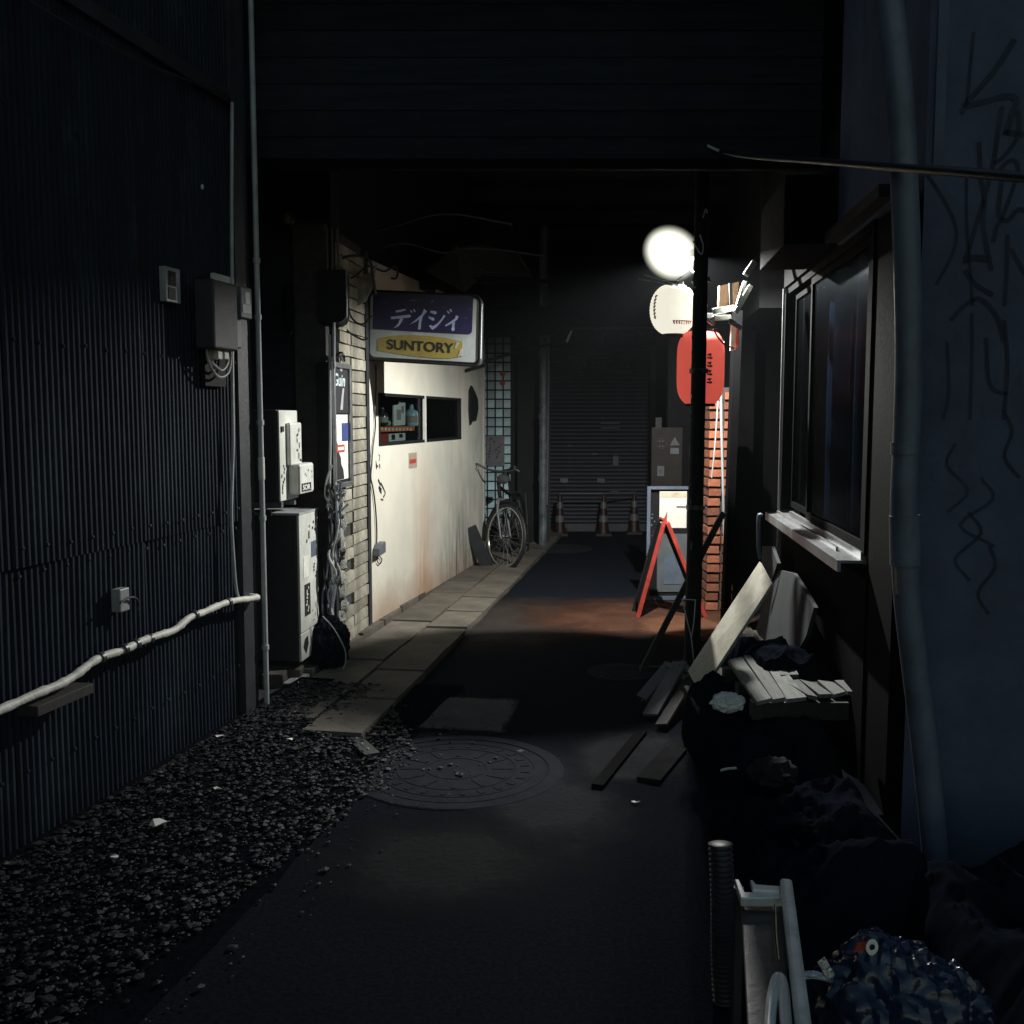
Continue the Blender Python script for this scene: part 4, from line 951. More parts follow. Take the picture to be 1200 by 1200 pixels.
# ================================================================== BICYCLE
def bicycle(loc, heading, lean, steer, label):
    t = thing('bicycle', label, 'bicycle', (0, 0, 0))
    rw, rear, front = .325, V((-.52, 0, .325)), V((.54, 0, .325))
    bb, seat, head_t, head_b = V((-.06, 0, .29)), V((-.22, 0, .82)), V((.36, 0, .86)), V((.40, 0, .72))
    b = MB()
    for p, q, r in ((bb, seat, .016), (bb, head_b, .019), (seat.lerp(bb, .25), head_t.lerp(head_b, .3), .016), (head_t, head_b, .02)): b.tube([p, q], r, 10)
    for s in (-1, 1):
        b.tube([bb + V((0, s * .03, 0)), rear + V((0, s * .06, 0))], .009, 8); b.tube([seat.lerp(bb, .2) + V((0, s * .02, 0)), rear + V((0, s * .06, 0))], .008, 8)
    obj('frame', b, M['black'], t, True)
    def wheel(c, rotm):
        w = MB(); fr = Frame(c, rotm @ V((1, 0, 0)), rotm @ V((0, 0, 1)), rotm @ V((0, 1, 0)))
        w.torus(fr, rw - .012, .019, 44, 8); wo = obj('wheel', w, M['rubber'], t, True)
        r_ = MB(); r_.torus(fr, rw - .036, .011, 44, 8); obj('rim', r_, M['chrome'], wo, True)
        h = MB(); h.tube([fr.pt(0, 0, -.05), fr.pt(0, 0, .05)], .018, 10); obj('hub', h, M['chrome'], wo, True)
        s_ = MB()
        for k in range(28):
            a = 2 * math.pi * k / 28; s_.tube([fr.pt(0, 0, .03 * (-1) ** k), fr.pt((rw - .04) * math.cos(a), (rw - .04) * math.sin(a), 0)], .0014, 4)
        obj('spokes', s_, M['alu'], wo)
        return fr
    wheel(rear, Matrix.Identity(3))
    ax = (head_t - head_b).normalized(); rm = Matrix.Rotation(steer, 3, ax); piv = head_b
    rt = lambda p: piv + rm @ (V(p) - piv)
    wheel(rt(front), rm)
    b = MB()
    crown = head_b + V((.02, 0, -.03))
    for s in (-1, 1): b.tube([rt(crown + V((0, s * .03, 0))), rt(crown + V((.03, s * .055, -.1))), rt(front + V((0, s * .06, 0)))], [.014, .012, .009], 8)
    b.tube([rt(crown + V((0, -.045, 0))), rt(crown + V((0, .045, 0)))], .016, 8); obj('fork', b, M['greymetal'], t, True)
    b = MB(); top = head_t + (head_t - head_b) * .75
    b.tube([rt(head_t), rt(top)], .014, 8)
    b.tube([rt(p) for p in spline([top + V((-.16, -.28, .05)), top + V((-.02, -.24, .06)), top + V((.03, -.12, .01)), top + V((.03, .12, .01)), top + V((-.02, .24, .06)), top + V((-.16, .28, .05))], 5)], .011, 8); obj('handlebar', b, M['darkmetal'], t, True)
    for s in (-1, 1):
        b = MB(); b.tube([rt(top + V((-.16, s * .28, .05))), rt(top + V((-.05, s * .25, .06)))], .017, 8); obj('grip', b, M['rubber'], t, True)
        b = MB(); b.tube([rt(top + V((-.02, s * .22, .05))), rt(top + V((.04, s * .24, .02))), rt(top + V((-.05, s * .29, .02)))], .006, 6); obj('brake_lever', b, M['alu'], t, True)
        b = MB(); cr = bb + V((.14 * s, s * .07, -.09 * s)); b.tube([bb + V((0, s * .06, 0)), cr], .009, 6); b.box(cr + V((0, s * .05, 0)), (.09, .08, .022)); obj('pedal', b, M['rubber'], t)
    b = MB(); b.lathe([(.05, 0), (.05, .03), (.035, .05)], Frame(rt(top + V((.09, 0, -.07))), (0, 0, 1), (0, 1, 0), rm @ V((1, 0, 0))), 16); obj('headlamp', b, M['darkmetal'], t, True)
    b = MB(); sd = seat + V((0, 0, .09)); b.tube([seat, sd], .013, 8)
    b.prism([sd + V(p) for p in ((.16, -.015, 0), (.16, .015, 0), (.02, .04, 0), (-.1, .085, .01), (-.13, 0, .015), (-.1, -.085, .01), (.02, -.04, 0))], (0, 0, .04)); obj('saddle', b, M['rubber'], t, bevel=.012)
    b = MB(); b.tube([rt(p) for p in spline([front + V((.33 * math.cos(a), 0, .35 * math.sin(a))) for a in (R(65), R(95), R(125), R(160), R(190))], 4)], .02, 8); obj('mudguard', b, M['black'], t, True)
    b = MB(); b.tube(spline([rear + V((.35 * math.cos(a), 0, .36 * math.sin(a))) for a in (R(20), R(60), R(100), R(150), R(190))], 4), .02, 8); obj('mudguard', b, M['black'], t, True)
    b = MB(); b.fbox(Frame((0, .055, 0), (1, 0, 0), (0, 1, 0)), -.5, .05, -.006, .006, .25, .38); obj('chain_guard', b, M['darkmetal'], t, bevel=.004)
    b = MB()
    for k in range(5): b.tube([V((-.78 + 0 * k, -.08 + .04 * k, .68)), V((-.32, -.08 + .04 * k, .7))], .005, 6)
    b.tube([V((-.78, -.08, .68)), V((-.78, .08, .68))], .006, 6); b.tube([V((-.7, .07, .68)), rear + V((0, .07, 0))], .006, 6); b.tube([V((-.7, -.07, .68)), rear + V((0, -.07, 0))], .006, 6); obj('rear_rack', b, M['darkmetal'], t, True)
    t.location = loc; t.rotation_euler = (lean, 0, heading)
    return t
fwheel = gnd(596, 668)
hd = R(-100)                                  # points towards the camera, a little to the left
bicycle(fwheel - V((math.cos(hd), math.sin(hd), 0)) * .54, hd, R(9), R(48), 'dark bicycle with bright wheel rims propped at the far corner of the bar')
b = MB(); a0, a1 = gnd(572, 668), at(551, 618, 9.75)
b.beam(a0 + V((0, 0, .01)), a1, .12, .02, (0, -1, .3)); one('leaning_board', b, M['darkmetal'], 'grey board leaning on the far corner of the bar beside the bicycle', 'board')

# ================================================================== RIGHT: POLE, LAMP, LANTERNS
PB = gnd(810, 806)
t = thing('utility_pole', 'black pole plastered with stickers standing beside the red lantern', 'pole', PB)
top = at(824, 225, 5.78)
b = MB(); b.tube([PB, PB.lerp(top, .5), top + V((0, 0, .9))], [.046, .041, .038], 18); obj('shaft', b, M['black'], t, True)
b = MB()
for zz in (1.0, 1.75, 2.25): c = PB.lerp(top, zz / top.z); b.tube([c - V((0, 0, .012)), c + V((0, 0, .012))], .052, 18)
obj('steel_band', b, M['darkmetal'], t, True)
def on_pole(px, py, w, h, m, name='sticker', k=.001):
    zz = at(px, py, 5.63).z; c = PB.lerp(top, zz / top.z); r = .043 + k; a0 = math.asin(max(-1, min(1, (at(px, py, 5.63).x - c.x) / .05)))
    b = MB(); n = 5
    for i in range(n + 1):
        a = a0 + (i / n - .5) * w / r
        b.v += [c + V((r * math.sin(a), -r * math.cos(a), -h / 2)), c + V((r * math.sin(a), -r * math.cos(a), h / 2))]
    b.f += [(2*i, 2*i+2, 2*i+3, 2*i+1) for i in range(n)]
    return obj(name, b, m, t)
on_pole(815, 393, .06, .065, M['paper']); on_pole(815, 390, .03, .016, M['ink'], 'sticker_print', .003); on_pole(813, 394, .014, .02, M['ink'], 'sticker_print', .003)
on_pole(811, 467, .03, .045, M['paper'])
for x, y, w, h in ((814, 405, .02, .008), (812, 412, .012, .02), (814, 418, .016, .008), (811, 430, .012, .024), (811, 436, .01, .012), (813, 445, .02, .008), (811.5, 450, .008, .02), (810, 482, .008, .02), (810, 492, .006, .012), (808, 508, .008, .03), (808, 530, .006, .06), (808, 590, .008, .05), (808, 640, .01, .06)):
    on_pole(x, y, w, h, M['fade'], 'sticker_scrap')

# the lit lamp: hooded globe with its own light
LY0 = 6.5
LC = at(787, 297, LY0)
hn = V((-.02, -.035, 1)).normalized()           # a shallow reflector dish inside the globe throws the light downwards
t = thing('street_lamp', 'blazing hooded white lamp fixed to the black pole above the lanterns', 'lamp', LC)
gm = NT('lamp_globe'); tr = gm.n('ShaderNodeBsdfTransparent'); em = gm.n('ShaderNodeEmission'); em.inputs[0].default_value = (1, 1, .84, 1); lw = gm.n('ShaderNodeLayerWeight'); lw.inputs[0].default_value = .5
gm.put(em.inputs[1], gm.math('MULTIPLY', gm.math('POWER', gm.math('SUBTRACT', 1.0, lw.outputs['Facing']), 4.0), 2.2))
ad = gm.n('ShaderNodeAddShader'); gm.t.links.new(tr.outputs[0], ad.inputs[0]); gm.t.links.new(em.outputs[0], ad.inputs[1]); gm.t.links.new(ad.outputs[0], gm.out.inputs[0])
hx = hn.orthogonal().normalized(); HFr = Frame(LC + hn * .004, hx, hn.cross(hx), hn)
gx = V((.82, 0, -.57)); GFr = Frame(LC, (0, 1, 0), gx.cross(V((0, 1, 0))), gx)
LS = LC + V((.12, 0, -.008)); DFr = Frame(LS, hx, hn.cross(hx), hn)
b = MB(); b.lathe([(.17 * math.sin(math.pi * k / 20) + .0001, -.195 * math.cos(math.pi * k / 20)) for k in range(21)], GFr, 36); obj('globe', b, gm.m, t, True)
b = MB(); b.lathe([(.0001, .02), (.03, .018), (.085, -.006), (.1, -.024), (.101, -.024), (.088, .0), (.03, .024), (.0001, .026)], DFr, 36); obj('reflector', b, M['black'], t, True)
b = MB(); b.tube([LS + hn * .02, LS + V((.06, -.1, .03)), at(816, 318, 5.75)], .012, 8); obj('arm', b, M['darkmetal'], t, True)
ld = bpy.data.lights.new('lamp_light', 'POINT'); ld.energy = LAMP_W; ld.color = (1, 1, .95); ld.shadow_soft_size = .016
lo = bpy.data.objects.new('lamp_light', ld); COL.objects.link(lo); lo.parent = t; lo.location = LS - LC
t = thing('pole_wires', 'thin pale wires spreading left from the pole beneath the lamp', 'wires', at(800, 335, 5.72))
for pts in ([(748, 327), (770, 331), (800, 336), (815, 337)], [(755, 322), (775, 327), (795, 334)], [(812, 282), (816, 290), (822, 298), (824, 288), (820, 275)], [(824, 255), (827, 245), (829, 250)]):
    b = MB(); b.tube(spline([at(x, y, 5.66) for x, y in pts], 5), .0035, 6); obj('wire', b, M['pvc'] if pts[0][0] > 760 else M['greycable'], t, True)

# lanterns
def lantern(px, py, Y, rx, rz, m, ribm, label, capm):
    c = at(px, py, Y); t = thing('paper_lantern', label, 'lantern', c - V((0, 0, rz))); fr = Frame(c, (1, 0, 0), (0, 1, 0))
    return t, c, fr
WLm = emit_mat('white_lantern_paper', (1, .96, .80), .84, (.35, .33, .28))
RLm = emit_mat('red_lantern_paper', (1, .14, .10), .48, (.42, .08, .06))
t, c, fr = lantern(789, 363, 6.43, .142, .15, WLm, None, 'round white paper lantern glowing right under the street lamp', None)
b = MB(); prof = []
for k in range(41):
    a = -math.pi / 2 * .8 + math.pi * .8 * k / 40; prof.append((.145 * math.cos(a) ** .8 + .0016 * math.cos(k * math.pi), .158 * math.sin(a)))
b.lathe(prof, fr, 36); obj('shade', b, WLm, t, True)
for k_ in (-1, 1):
    b = MB(); b.lathe([(.062, .148 * k_), (.062, .168 * k_), (.0001, .168 * k_)], fr, 20); obj('end_ring', b, M['black'], t, True)
def on_lantern(fr, c, Rf, pts_az, w, m, par, name='brush_lettering'):
    b = MB()
    for pl in pts_az:
        b2 = [fr.pt((Rf(z_) + .003) * math.sin(a), -(Rf(z_) + .003) * math.cos(a), z_) for a, z_ in pl]
        n0 = (b2[len(b2) // 2] - c); n0.z = 0; b.ribbon(b2, w, n0, .002)
    return obj(name, b, m, par)
Rw = lambda q: .145 * max(.05, math.cos(math.asin(max(-1, min(1, q / .16))))) ** .8 + .003
rnd = random.Random(6); pl = []
for k in range(7):
    q = .07 - k * .021; a = R(-62); pl += [[(a, q), (a + .16, q + .008)], [(a + .05, q + .012), (a + .09, q - .008)]]
for k in range(8):
    a = R(-8 + k * 7); q = -.085; pl += [[(a, q + rnd.uniform(-.01, .012)), (a + .05, q - .012)], [(a - .03, q + .004), (a + .07, q + .006)]]
on_lantern(fr, c, Rw, pl, .009, M['redink'], t)
b = MB(); b.tube([c + V((0, 0, .165)), c + V((.1, -.02, .24)), at(815, 322, 5.72)], .005, 6); obj('hook', b, M['darkmetal'], t, True)
t, c, fr = lantern(821, 431, 6.5, .142, .235, RLm, None, 'long red paper lantern hanging behind the black pole', None)
prof = []
for k in range(51):
    q = -1 + 2 * k / 50; r = .148 * (1 - abs(q) ** 5 * .38); prof.append((r + .0012 * math.cos(k * math.pi), .225 * q))
b = MB(); b.lathe(prof, fr, 36); obj('shade', b, RLm, t, True)
for k_ in (-1, 1):
    b = MB(); b.lathe([(.094, .222 * k_), (.094, .242 * k_), (.0001, .242 * k_)], fr, 24); obj('end_ring', b, M['black'], t, True)
Rr = lambda q: .15
pl = []
for q0 in (.06, .01, -.04, -.09):
    pl += [[(R(5), q0 + .012), (R(15), q0 + .016)], [(R(9), q0 + .02), (R(12), q0)], [(R(4), q0 - .004), (R(14), q0 - .010)], [(R(14), q0), (R(16), q0 - .012)]]
on_lantern(fr, c, Rr, pl, .010, M['ink'], t)
b = MB(); b.tube([c + V((0, 0, .24)), at(822, 374, 6.1)], .005, 6); obj('hook', b, M['darkmetal'], t, True)
t = thing('lantern_bracket', 'white angled bracket bars holding the red lantern to the tavern front', 'bracket', at(850, 372, 6.2))
for (x0, y0), (x1, y1), w, m in (((836, 365), (860, 361), .035, 'whitemetal'), ((836, 373), (856, 372), .028, 'whitemetal'), ((826, 372), (836, 380), .02, 'darkmetal'), ((864, 358), (873, 330), .022, 'whitemetal'), ((862, 366), (880, 335), .03, 'whitemetal'), ((874, 322), (884, 307), .035, 'whitemetal'), ((815, 371), (850, 369), .03, 'darkmetal'), ((855, 376), (868, 384), .03, 'darkmetal')):
    b = MB(); b.beam(at(x0, y0, 6.12), at(x1, y1, 6.22), w, .02, (0, 1, 0)); obj('bar', b, M[m], t, bevel=.004)
b = MB(); b.tube(spline([at(x, y, 5.98) for x, y in ((836, 386), (842, 396), (850, 404), (860, 408))], 5), .005, 6); one('lantern_wire', b, M['cable'], 'thin black cord curving across the top of the red lantern', 'cord', smooth=True)
t = thing('shop_board', 'brown wooden board under the eave behind the lantern bracket', 'board', at(858, 362, 6.5)); b = MB(); b.prism([at(x, y, 6.45) for x, y in ((842, 362), (864, 362), (866, 330), (843, 335))], (0, .04, 0)); obj('board', b, M['brownwood'], t)
b = MB(); b.beam(at(857, 362, 6.43), at(856, 332, 6.43), .02, .01, (0, 1, 0)); obj('batten', b, M['darkwood'], t)
t = thing('banner_strip', 'pale hanging banner with a red edge right of the red lantern', 'banner', at(860, 412, 6.5))
b = MB(); b.prism([at(x, y, 6.45) for x, y in ((856, 411), (862, 410), (863, 379), (857, 378))], (0, .02, 0)); obj('cloth', b, mat('pinkish_cloth', (.5, .36, .28)), t)
b = MB(); b.prism([at(x, y, 6.44) for x, y in ((862.3, 408), (866, 407), (866.5, 381), (863.3, 380))], (0, .02, 0)); obj('red_edge', b, M['red'], t)

# ================================================================== RIGHT: TAVERN
tav = thing('tavern_building', 'dark tavern with a brick pier, glazed bay and sill right of the lane', 'building', RW.pt(2, 0, 0))
su0, su1, sz = 0.0, SILL, .9
zt = RW.uz(903, 366, 0)[1]
# walls: below the sill, above the window, far part beyond the window
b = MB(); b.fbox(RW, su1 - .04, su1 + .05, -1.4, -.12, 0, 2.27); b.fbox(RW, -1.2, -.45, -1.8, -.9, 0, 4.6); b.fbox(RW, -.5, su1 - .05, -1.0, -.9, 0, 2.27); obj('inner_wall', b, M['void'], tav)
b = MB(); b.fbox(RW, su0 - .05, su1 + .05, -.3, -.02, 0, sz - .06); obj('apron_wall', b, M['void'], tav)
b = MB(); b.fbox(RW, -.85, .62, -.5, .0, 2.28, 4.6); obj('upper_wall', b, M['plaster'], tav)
b = MB(); b.fbox(RW, .622, su1 + .05, -.5, -.002, 2.28, 4.6); b.fbox(RW, su1 + .052, su1 + 1.19, -.5, -.004, 2.56, 4.6); obj('eave_wall', b, M['void'], tav)  # upper wall near the lamp, coloured black to look unlit
b = MB(); b.fbox(RW, su1 + .06, su1 + 1.55, -1.7, -1.4, 0, 2.6); obj('entrance_back_wall', b, M['void'], tav)
b = MB(); b.fbox(RW, su1 + 1.2, 9, -.3, .0, 2.28, 4.6); obj('far_wall', b, M['black'], tav)
b = MB(); b.fbox(RW, -1.2, 9, -3.6, -1.8, 0, 4.6); obj('core', b, M['black'], tav)
b = MB(); b.fbox(RW, su0 - .42, su0 - .01, -.32, -.03, 0, 2.27); obj('dark_post', b, M['void'], tav)
b = MB(); b.fbox(RW, su0 + .62, su0 + 1.45, .001, .24, 2.285, 2.6); obj('eave', b, M['void'], tav, bevel=.006)
b = MB(); b.fbox(RW, su0 - .4, su0 + .6, .001, .06, 2.285, 2.33); obj('lintel', b, M['black'], tav)
# window bay
wb = MB(); z0, z1 = sz + .03, zt + .1
wb.fbox(RW, su0, su1, -.10, -.02, z1 - .05, z1); wb.fbox(RW, su1 - .045, su1, -.10, .0, z0, z1 - .05); wb.fbox(RW, su0, su0 + .045, -.10, -.02, z0, z1 - .05)
bay = obj('bay_window', wb, M['void'], tav)
b = MB(); b.fbox(RW, su1 - .012, su1 + .004, .0, .012, sz - .3, z1 - .02); obj('edge_trim', b, M['alu'], bay)
um = RW.uz(940, 600, 0)[0]
for a, c, off in ((su0 + .05, um + .03, -.05), (um - .03, su1 - .05, -.085)):
    b = MB(); e = .035
    b.fbox(RW, a, c, off, off + .028, z0 + .02, z0 + .02 + e); b.fbox(RW, a, c, off, off + .028, z1 - .06 - e, z1 - .06)
    b.fbox(RW, a, a + e, off, off + .028, z0 + .02 + e, z1 - .06 - e); b.fbox(RW, c - e, c, off, off + .028, z0 + .02 + e, z1 - .06 - e)
    obj('sash', b, M['void'], bay)
    b = MB(); b.fbox(RW, a + e, c - e, off + .01, off + .015, z0 + .02 + e, z1 - .06 - e); obj('pane', b, M['glassdark'], bay)
b = MB(); b.fbox(RW, su0, su1, -.08, .085, sz, sz + .012); b.fbox(RW, su0, su1, .07, .085, sz - .035, sz - .0005); obj('sill', b, M['alu'], bay)
b = MB(); b.fbox(RW, su0 + .02, su1 - .3, -.03, -.012, sz + .0125, sz + .045); b.fbox(RW, su0 + .3, su1 - .1, .02, .032, sz + .0125, sz + .03); obj('track', b, M['alu'], bay)
cb = MB(); nn = 40
for i in range(nn + 1):
    u = su0 + .02 + (su1 - su0 - .3) * i / nn; d = -.2 + .03 * math.sin(i * 1.1) + .02 * math.sin(i * .45)
    cb.v += [RW.pt(u, d, z0 - .05), RW.pt(u, d * .97, (z0 + z1) / 2), RW.pt(u, d, z1)]
cb.f += [(i*3+k, (i+1)*3+k, (i+1)*3+k+1, i*3+k+1) for i in range(nn) for k in range(2)]
obj('curtain', cb, M['curtain'], bay, True)
b = MB(); b.tube(spline([at(x, y, 6.0) for x, y in ((893, 604), (889, 606), (889, 640), (891, 655))], 4), .012, 8); obj('sill_bracket', b, M['pvcdark'], tav, True)
# brick pier
BC = gnd(838, 716); bw = .105
pc = MB(); pc.box(BC + V((.03, .11, .86)), (.19, .17, 1.72)); pier = obj('brick_pier', pc, M['mortar'], tav)
bm_ = MB(); bm_.box((0, 0, 0), (.093, .2, .054)); br_me = bm_.mesh('brick', M['brick'])
bm2 = MB(); bm2.box((0, 0, 0), (.08, .2, .054)); br_me2 = bm2.mesh('brick', M['brick'])
for k in range(23):
    zc = .04 + k * .0735
    piece('brick', br_me, pier, BC + V((-.025 + random.uniform(-.004, .004), .085 + random.uniform(-.006, .006), zc)), (random.uniform(-.02, .02), random.uniform(-.03, .03), random.uniform(-.04, .04)))
    piece('brick', br_me2, pier, BC + V((.083 + random.uniform(-.004, .004), .088 + random.uniform(-.006, .006), zc)), (random.uniform(-.02, .02), random.uniform(-.03, .03), random.uniform(-.04, .04)))
b = MB(); b.box((BC.x + .72, BC.y + 2.2, 1.3), (1.1, 1.0, 2.6)); obj('side_wall', b, M['void'], tav)
b = MB(); p0, p1 = gnd(846, 745), at(856, 366, 7.0); b.beam(p0 + V((.02, 0, 0)), V((p1.x + .03, p0.y, p1.z)), .05, .1, (0, 1, 0)); one('black_post', b, M['void'], 'square black post in front of the orange brick pier', 'post')
b = MB(); b.tube(spline([at(x, y, 7.0) for x, y in ((846.5, 405), (845, 470), (847, 560), (849, 640), (850, 712))], 5), .0085, 8); b.tube(spline([at(x, y, 7.02) for x, y in ((848, 400), (846, 430), (842, 462), (838, 520), (834, 560))], 5), .005, 8)
one('thin_pipe', b, M['pvc'], 'thin pale pipe climbing the edge of the brick pier', 'pipe', smooth=True)
# dark doorway area and lit board behind the stand
b = MB(); b.box((at(815, 0, 8.9).x + .2, 9.0, 1.15), (.75, .1, 2.3)); obj('back_wall', b, M['void'], tav)

# menu stand and boards
MY = 8.25
t = thing('menu_stand', 'standing menu board with a bright white sheet behind the red folding sign', 'menu stand', gnd(786, 704))
MF = Frame(at(757, 706, MY), (1, 0, 0), (0, -1, .0)); k = MY / 1200 * 1.0
mx = lambda x: (x - 757) * MY / 1200; mz = lambda y: at(0, y, MY).z - MF.o.z
b = MB(); b.fbox(MF, 0, mx(813), -.05, -.03, mz(700), mz(572)); obj('board', b, M['black'], t)
b = MB(); b.fbox(MF, 0, mx(761), -.03, .0, mz(706), mz(570)); b.fbox(MF, mx(810), mx(813.5), -.03, .0, mz(706), mz(570)); b.fbox(MF, mx(761), mx(810), -.03, .0, mz(573.5), mz(570)); b.fbox(MF, mx(761), mx(810), -.03, .0, mz(703), mz(699)); obj('frame', b, M['pvcdark'], t)
b = MB(); b.fbox(MF, mx(772), mx(804), -.03, -.02, mz(619), mz(576)); obj('white_sheet', b, M['paper'], t)
b = MB(); b.fbox(MF, mx(772.5), mx(803.5), -.02, -.018, mz(583), mz(577)); obj('cream_heading', b, mat('cream_print', (.6, .5, .36)), t); b = MB(); b.fbox(MF, mx(792), mx(803), -.02, -.018, mz(595), mz(593.5)); obj('ruled_line', b, M['ink'], t)
b = MB(); b.fbox(MF, mx(770), mx(806), -.03, -.02, mz(694), mz(626)); obj('lower_board', b, M['greymetal'], t); b = MB(); b.fbox(MF, mx(778), mx(799), -.02, -.016, mz(685), mz(650)); obj('lower_print', b, M['pvcdark'], t)
strokes(MF, 'side_lettering', t, M['fade'], mx(765), (mz(600) + mz(660)) / 2, .03, .4, 14, -.027, 41, .008)
QF = Frame(at(763, 572, 8.6), (1, 0, 0), (0, -1, 0)); qx = lambda x: (x - 763) * 8.6 / 1200; qz = lambda y: at(0, y, 8.6).z - QF.o.z
t = thing('brown_board', 'dim brown poster board with an emblem hanging above the menu stand', 'poster board', at(781, 572, 8.6))
b = MB(); b.fbox(QF, 0, qx(799), -.03, 0, 0, qz(501)); obj('board', b, M['brownposter'], t, bevel=.004)
b = MB(); ec = (qx(774), qz(520))
for a in range(6):
    an = a * math.pi / 3; b.prism([QF.pt(ec[0] + math.cos(an) * r + dx, .001, ec[1] + math.sin(an) * r) for r, dx in ((.012, 0), (.028, .008), (.034, 0), (.028, -.008))], QF.ey * .001)
b.torus(Frame(QF.pt(ec[0], .0, ec[1]), (1, 0, 0), (0, 0, 1), (0, -1, 0)), .042, .004, 20, 4); b.prism([QF.pt(qx(x), .001, qz(y)) for x, y in ((784, 522), (790, 512), (796, 522))], QF.ey * .001); obj('emblem', b, M['ink'], t)
b = MB(); b.fbox(QF, qx(785), qx(795), 0, .002, qz(532), qz(525)); b.fbox(QF, qx(770), qx(778), 0, .002, qz(558), qz(546)); obj('label_patch', b, M['darkmetal'], t)
b = MB(); b.fbox(QF, qx(772), qx(776), .002, .003, qz(554), qz(550)); obj('label_print', b, M['ink'], t)
b = MB(); b.box(at(770, 600, 8.66), (.05, .05, 1.6)); one('board_post', b, M['black'], 'slim black post carrying the brown poster board', 'post')

# red folding A sign (seen from its edge)
AY0, AY1 = 7.35, 7.8
t = thing('folding_sign', 'red edged folding sign standing open beside the black pole', 'folding sign', at(784, 724, 7.55))
apx = at(780, 612, 7.55)
for s, foot in ((0, gnd(746, 722)), (1, gnd(827, 724))):
    ft = V((foot.x, 0, 0)); ap = V((apx.x + (.012 if s else -.012), 0, apx.z))
    for Yp in (7.62, 8.08) if False else (7.55, 7.8):
        b = MB(); b.beam(V((ft.x, Yp, .0)), V((ap.x, Yp, ap.z)), .03, .034, (0, 1, 0)); obj('red_leg', b, M['red'] if Yp < 7.7 else M['black'], t, bevel=.004)
    d = (ap - ft)
    q0, q1 = ft + d * .12, ft + d * .97
    nrm_ = V((d.z, 0, -d.x)).normalized() * .008
    b = MB(); b.hexa([V((p.x, Yq, p.z)) + e_ for e_ in (-nrm_, nrm_) for p, Yq in ((q0, 7.566), (q0, 7.784), (q1, 7.784), (q1, 7.566))]); obj('board', b, M['blackboard'], t)
b = MB(); b.tube([(apx.x, 7.54, apx.z + .005), (apx.x, 7.81, apx.z + .005)], .01, 8); b.prism([V((apx.x + x, 7.55, apx.z + q)) for x, q in ((-.02, .0), (.008, .0), (.012, .075))], (0, .02, 0)); obj('hinge', b, M['red'], t)

# leaning sticks and string
b = MB(); b.beam(gnd(752, 786), at(848, 600, 5.9), .035, .035); one('leaning_stick', b, M['blackwood'], 'long black stick leaning across the foot of the pole', 'stick', bevel=.004)
b = MB(); b.beam(gnd(750, 787) + V((0, 0, .015)), gnd(800, 786) + V((0, 0, .015)), .04, .03); one('ground_stick', b, M['blackwood'], 'short black stick lying on the small manhole cover', 'stick')
t = thing('white_string', 'white string tied round the pole foot and hanging to the crate', 'string', at(815, 812, 5.5))
for pts in ([(799, 702), (804, 722), (810, 748), (813, 775), (816, 800), (818, 826)], [(815, 703), (813, 730), (810, 748)], [(799, 702), (815, 703)], [(812, 780), (818, 808), (823, 824)], [(818, 812), (806, 830), (794, 846)]):
    b = MB(); b.tube(spline([at(x, y, 5.42) for x, y in pts], 3), .003, 5); obj('strand', b, M['greycable'], t, True)

# pale board leaning, cement sheet
P = [at(806, 786, 5.2), at(820, 813, 5.0), at(904, 684, 5.05), at(890, 658, 5.3)]
b = MB(); nn_ = (P[1] - P[0]).cross(P[3] - P[0]).normalized(); nn_ = nn_ if nn_.z > 0 else -nn_
b.prism(P, nn_ * -.016); one('pale_board', b, M['plank'], 'wide pale board leaning up to the window sill, brightly lit', 'board')
sl_ = [RW.hit(x, y, .02 + (y - 660) * .0009) for x, y in ((907, 666), (934, 672), (946, 690), (959, 712), (950, 745), (938, 768), (915, 762), (888, 742), (897, 712))]
b = MB(); b.prism(sl_, RW.ey * .02); one('cement_sheet', b, M['slate'], 'broken grey cement sheet leaning under the window sill behind the pale board', 'sheet')
b = MB(); b.prism([RW.hit(x, y, .05) for x, y in ((897, 640), (908, 640), (915, 660), (905, 690), (896, 688))], RW.ey * .02); one('cement_scrap', b, M['slate'], 'small broken cement piece behind the top of the pale board', 'sheet')
b = MB(); b.blob(at(872, 757, 5.6), (.1, .09, .1), .3, 3, 16, 10, 5, -.09); one('rubble_lump', b, M['concrete'], 'rough grey lump between the pale board and the cement sheet', 'rubble', smooth=True)
b = MB(); b.blob(at(846, 800, 5.3), (.09, .08, .075), .2, 3, 16, 10, 6, -.07); one('clay_lump', b, mat('clay', (.10, .075, .06)), 'brown lump in the gap under the lit pallet corner', 'rubble', smooth=True)

# pallet on the covered pile
t = thing('pallet', 'grey slatted wooden pallet lying on the covered pile below the sill', 'pallet', at(925, 812, 4.3) - V((0, 0, .1)))
PZ = .40
def pz(px, py): return gnd(px, py, PZ)
sm_ = [((853, 773), (869, 770), (904, 819), (887, 821)), ((871, 769), (888, 766.5), (920, 818), (906, 819)), ((890, 767), (904, 766), (945, 816), (922, 818)), ((919, 797), (936, 798), (958, 815), (947, 816)), ((937, 798), (956, 799), (975, 813), (960, 815)), ((958, 799), (976, 800), (991, 812), (977, 813)), ((978, 799), (988, 799), (999, 811), (993, 812)), ((905, 770), (922, 768), (936, 790), (915, 792))]
for q in sm_:
    w = [pz(*p) for p in q]; w = [v + V((0, 0, random.uniform(-.006, .008))) for v in w]
    b = MB(); b.prism(w, (0, 0, -.016)); obj('slat', b, M['wood'], t)
b = MB(); y0 = pz(900, 818).y + .02; y1 = pz(900, 775).y
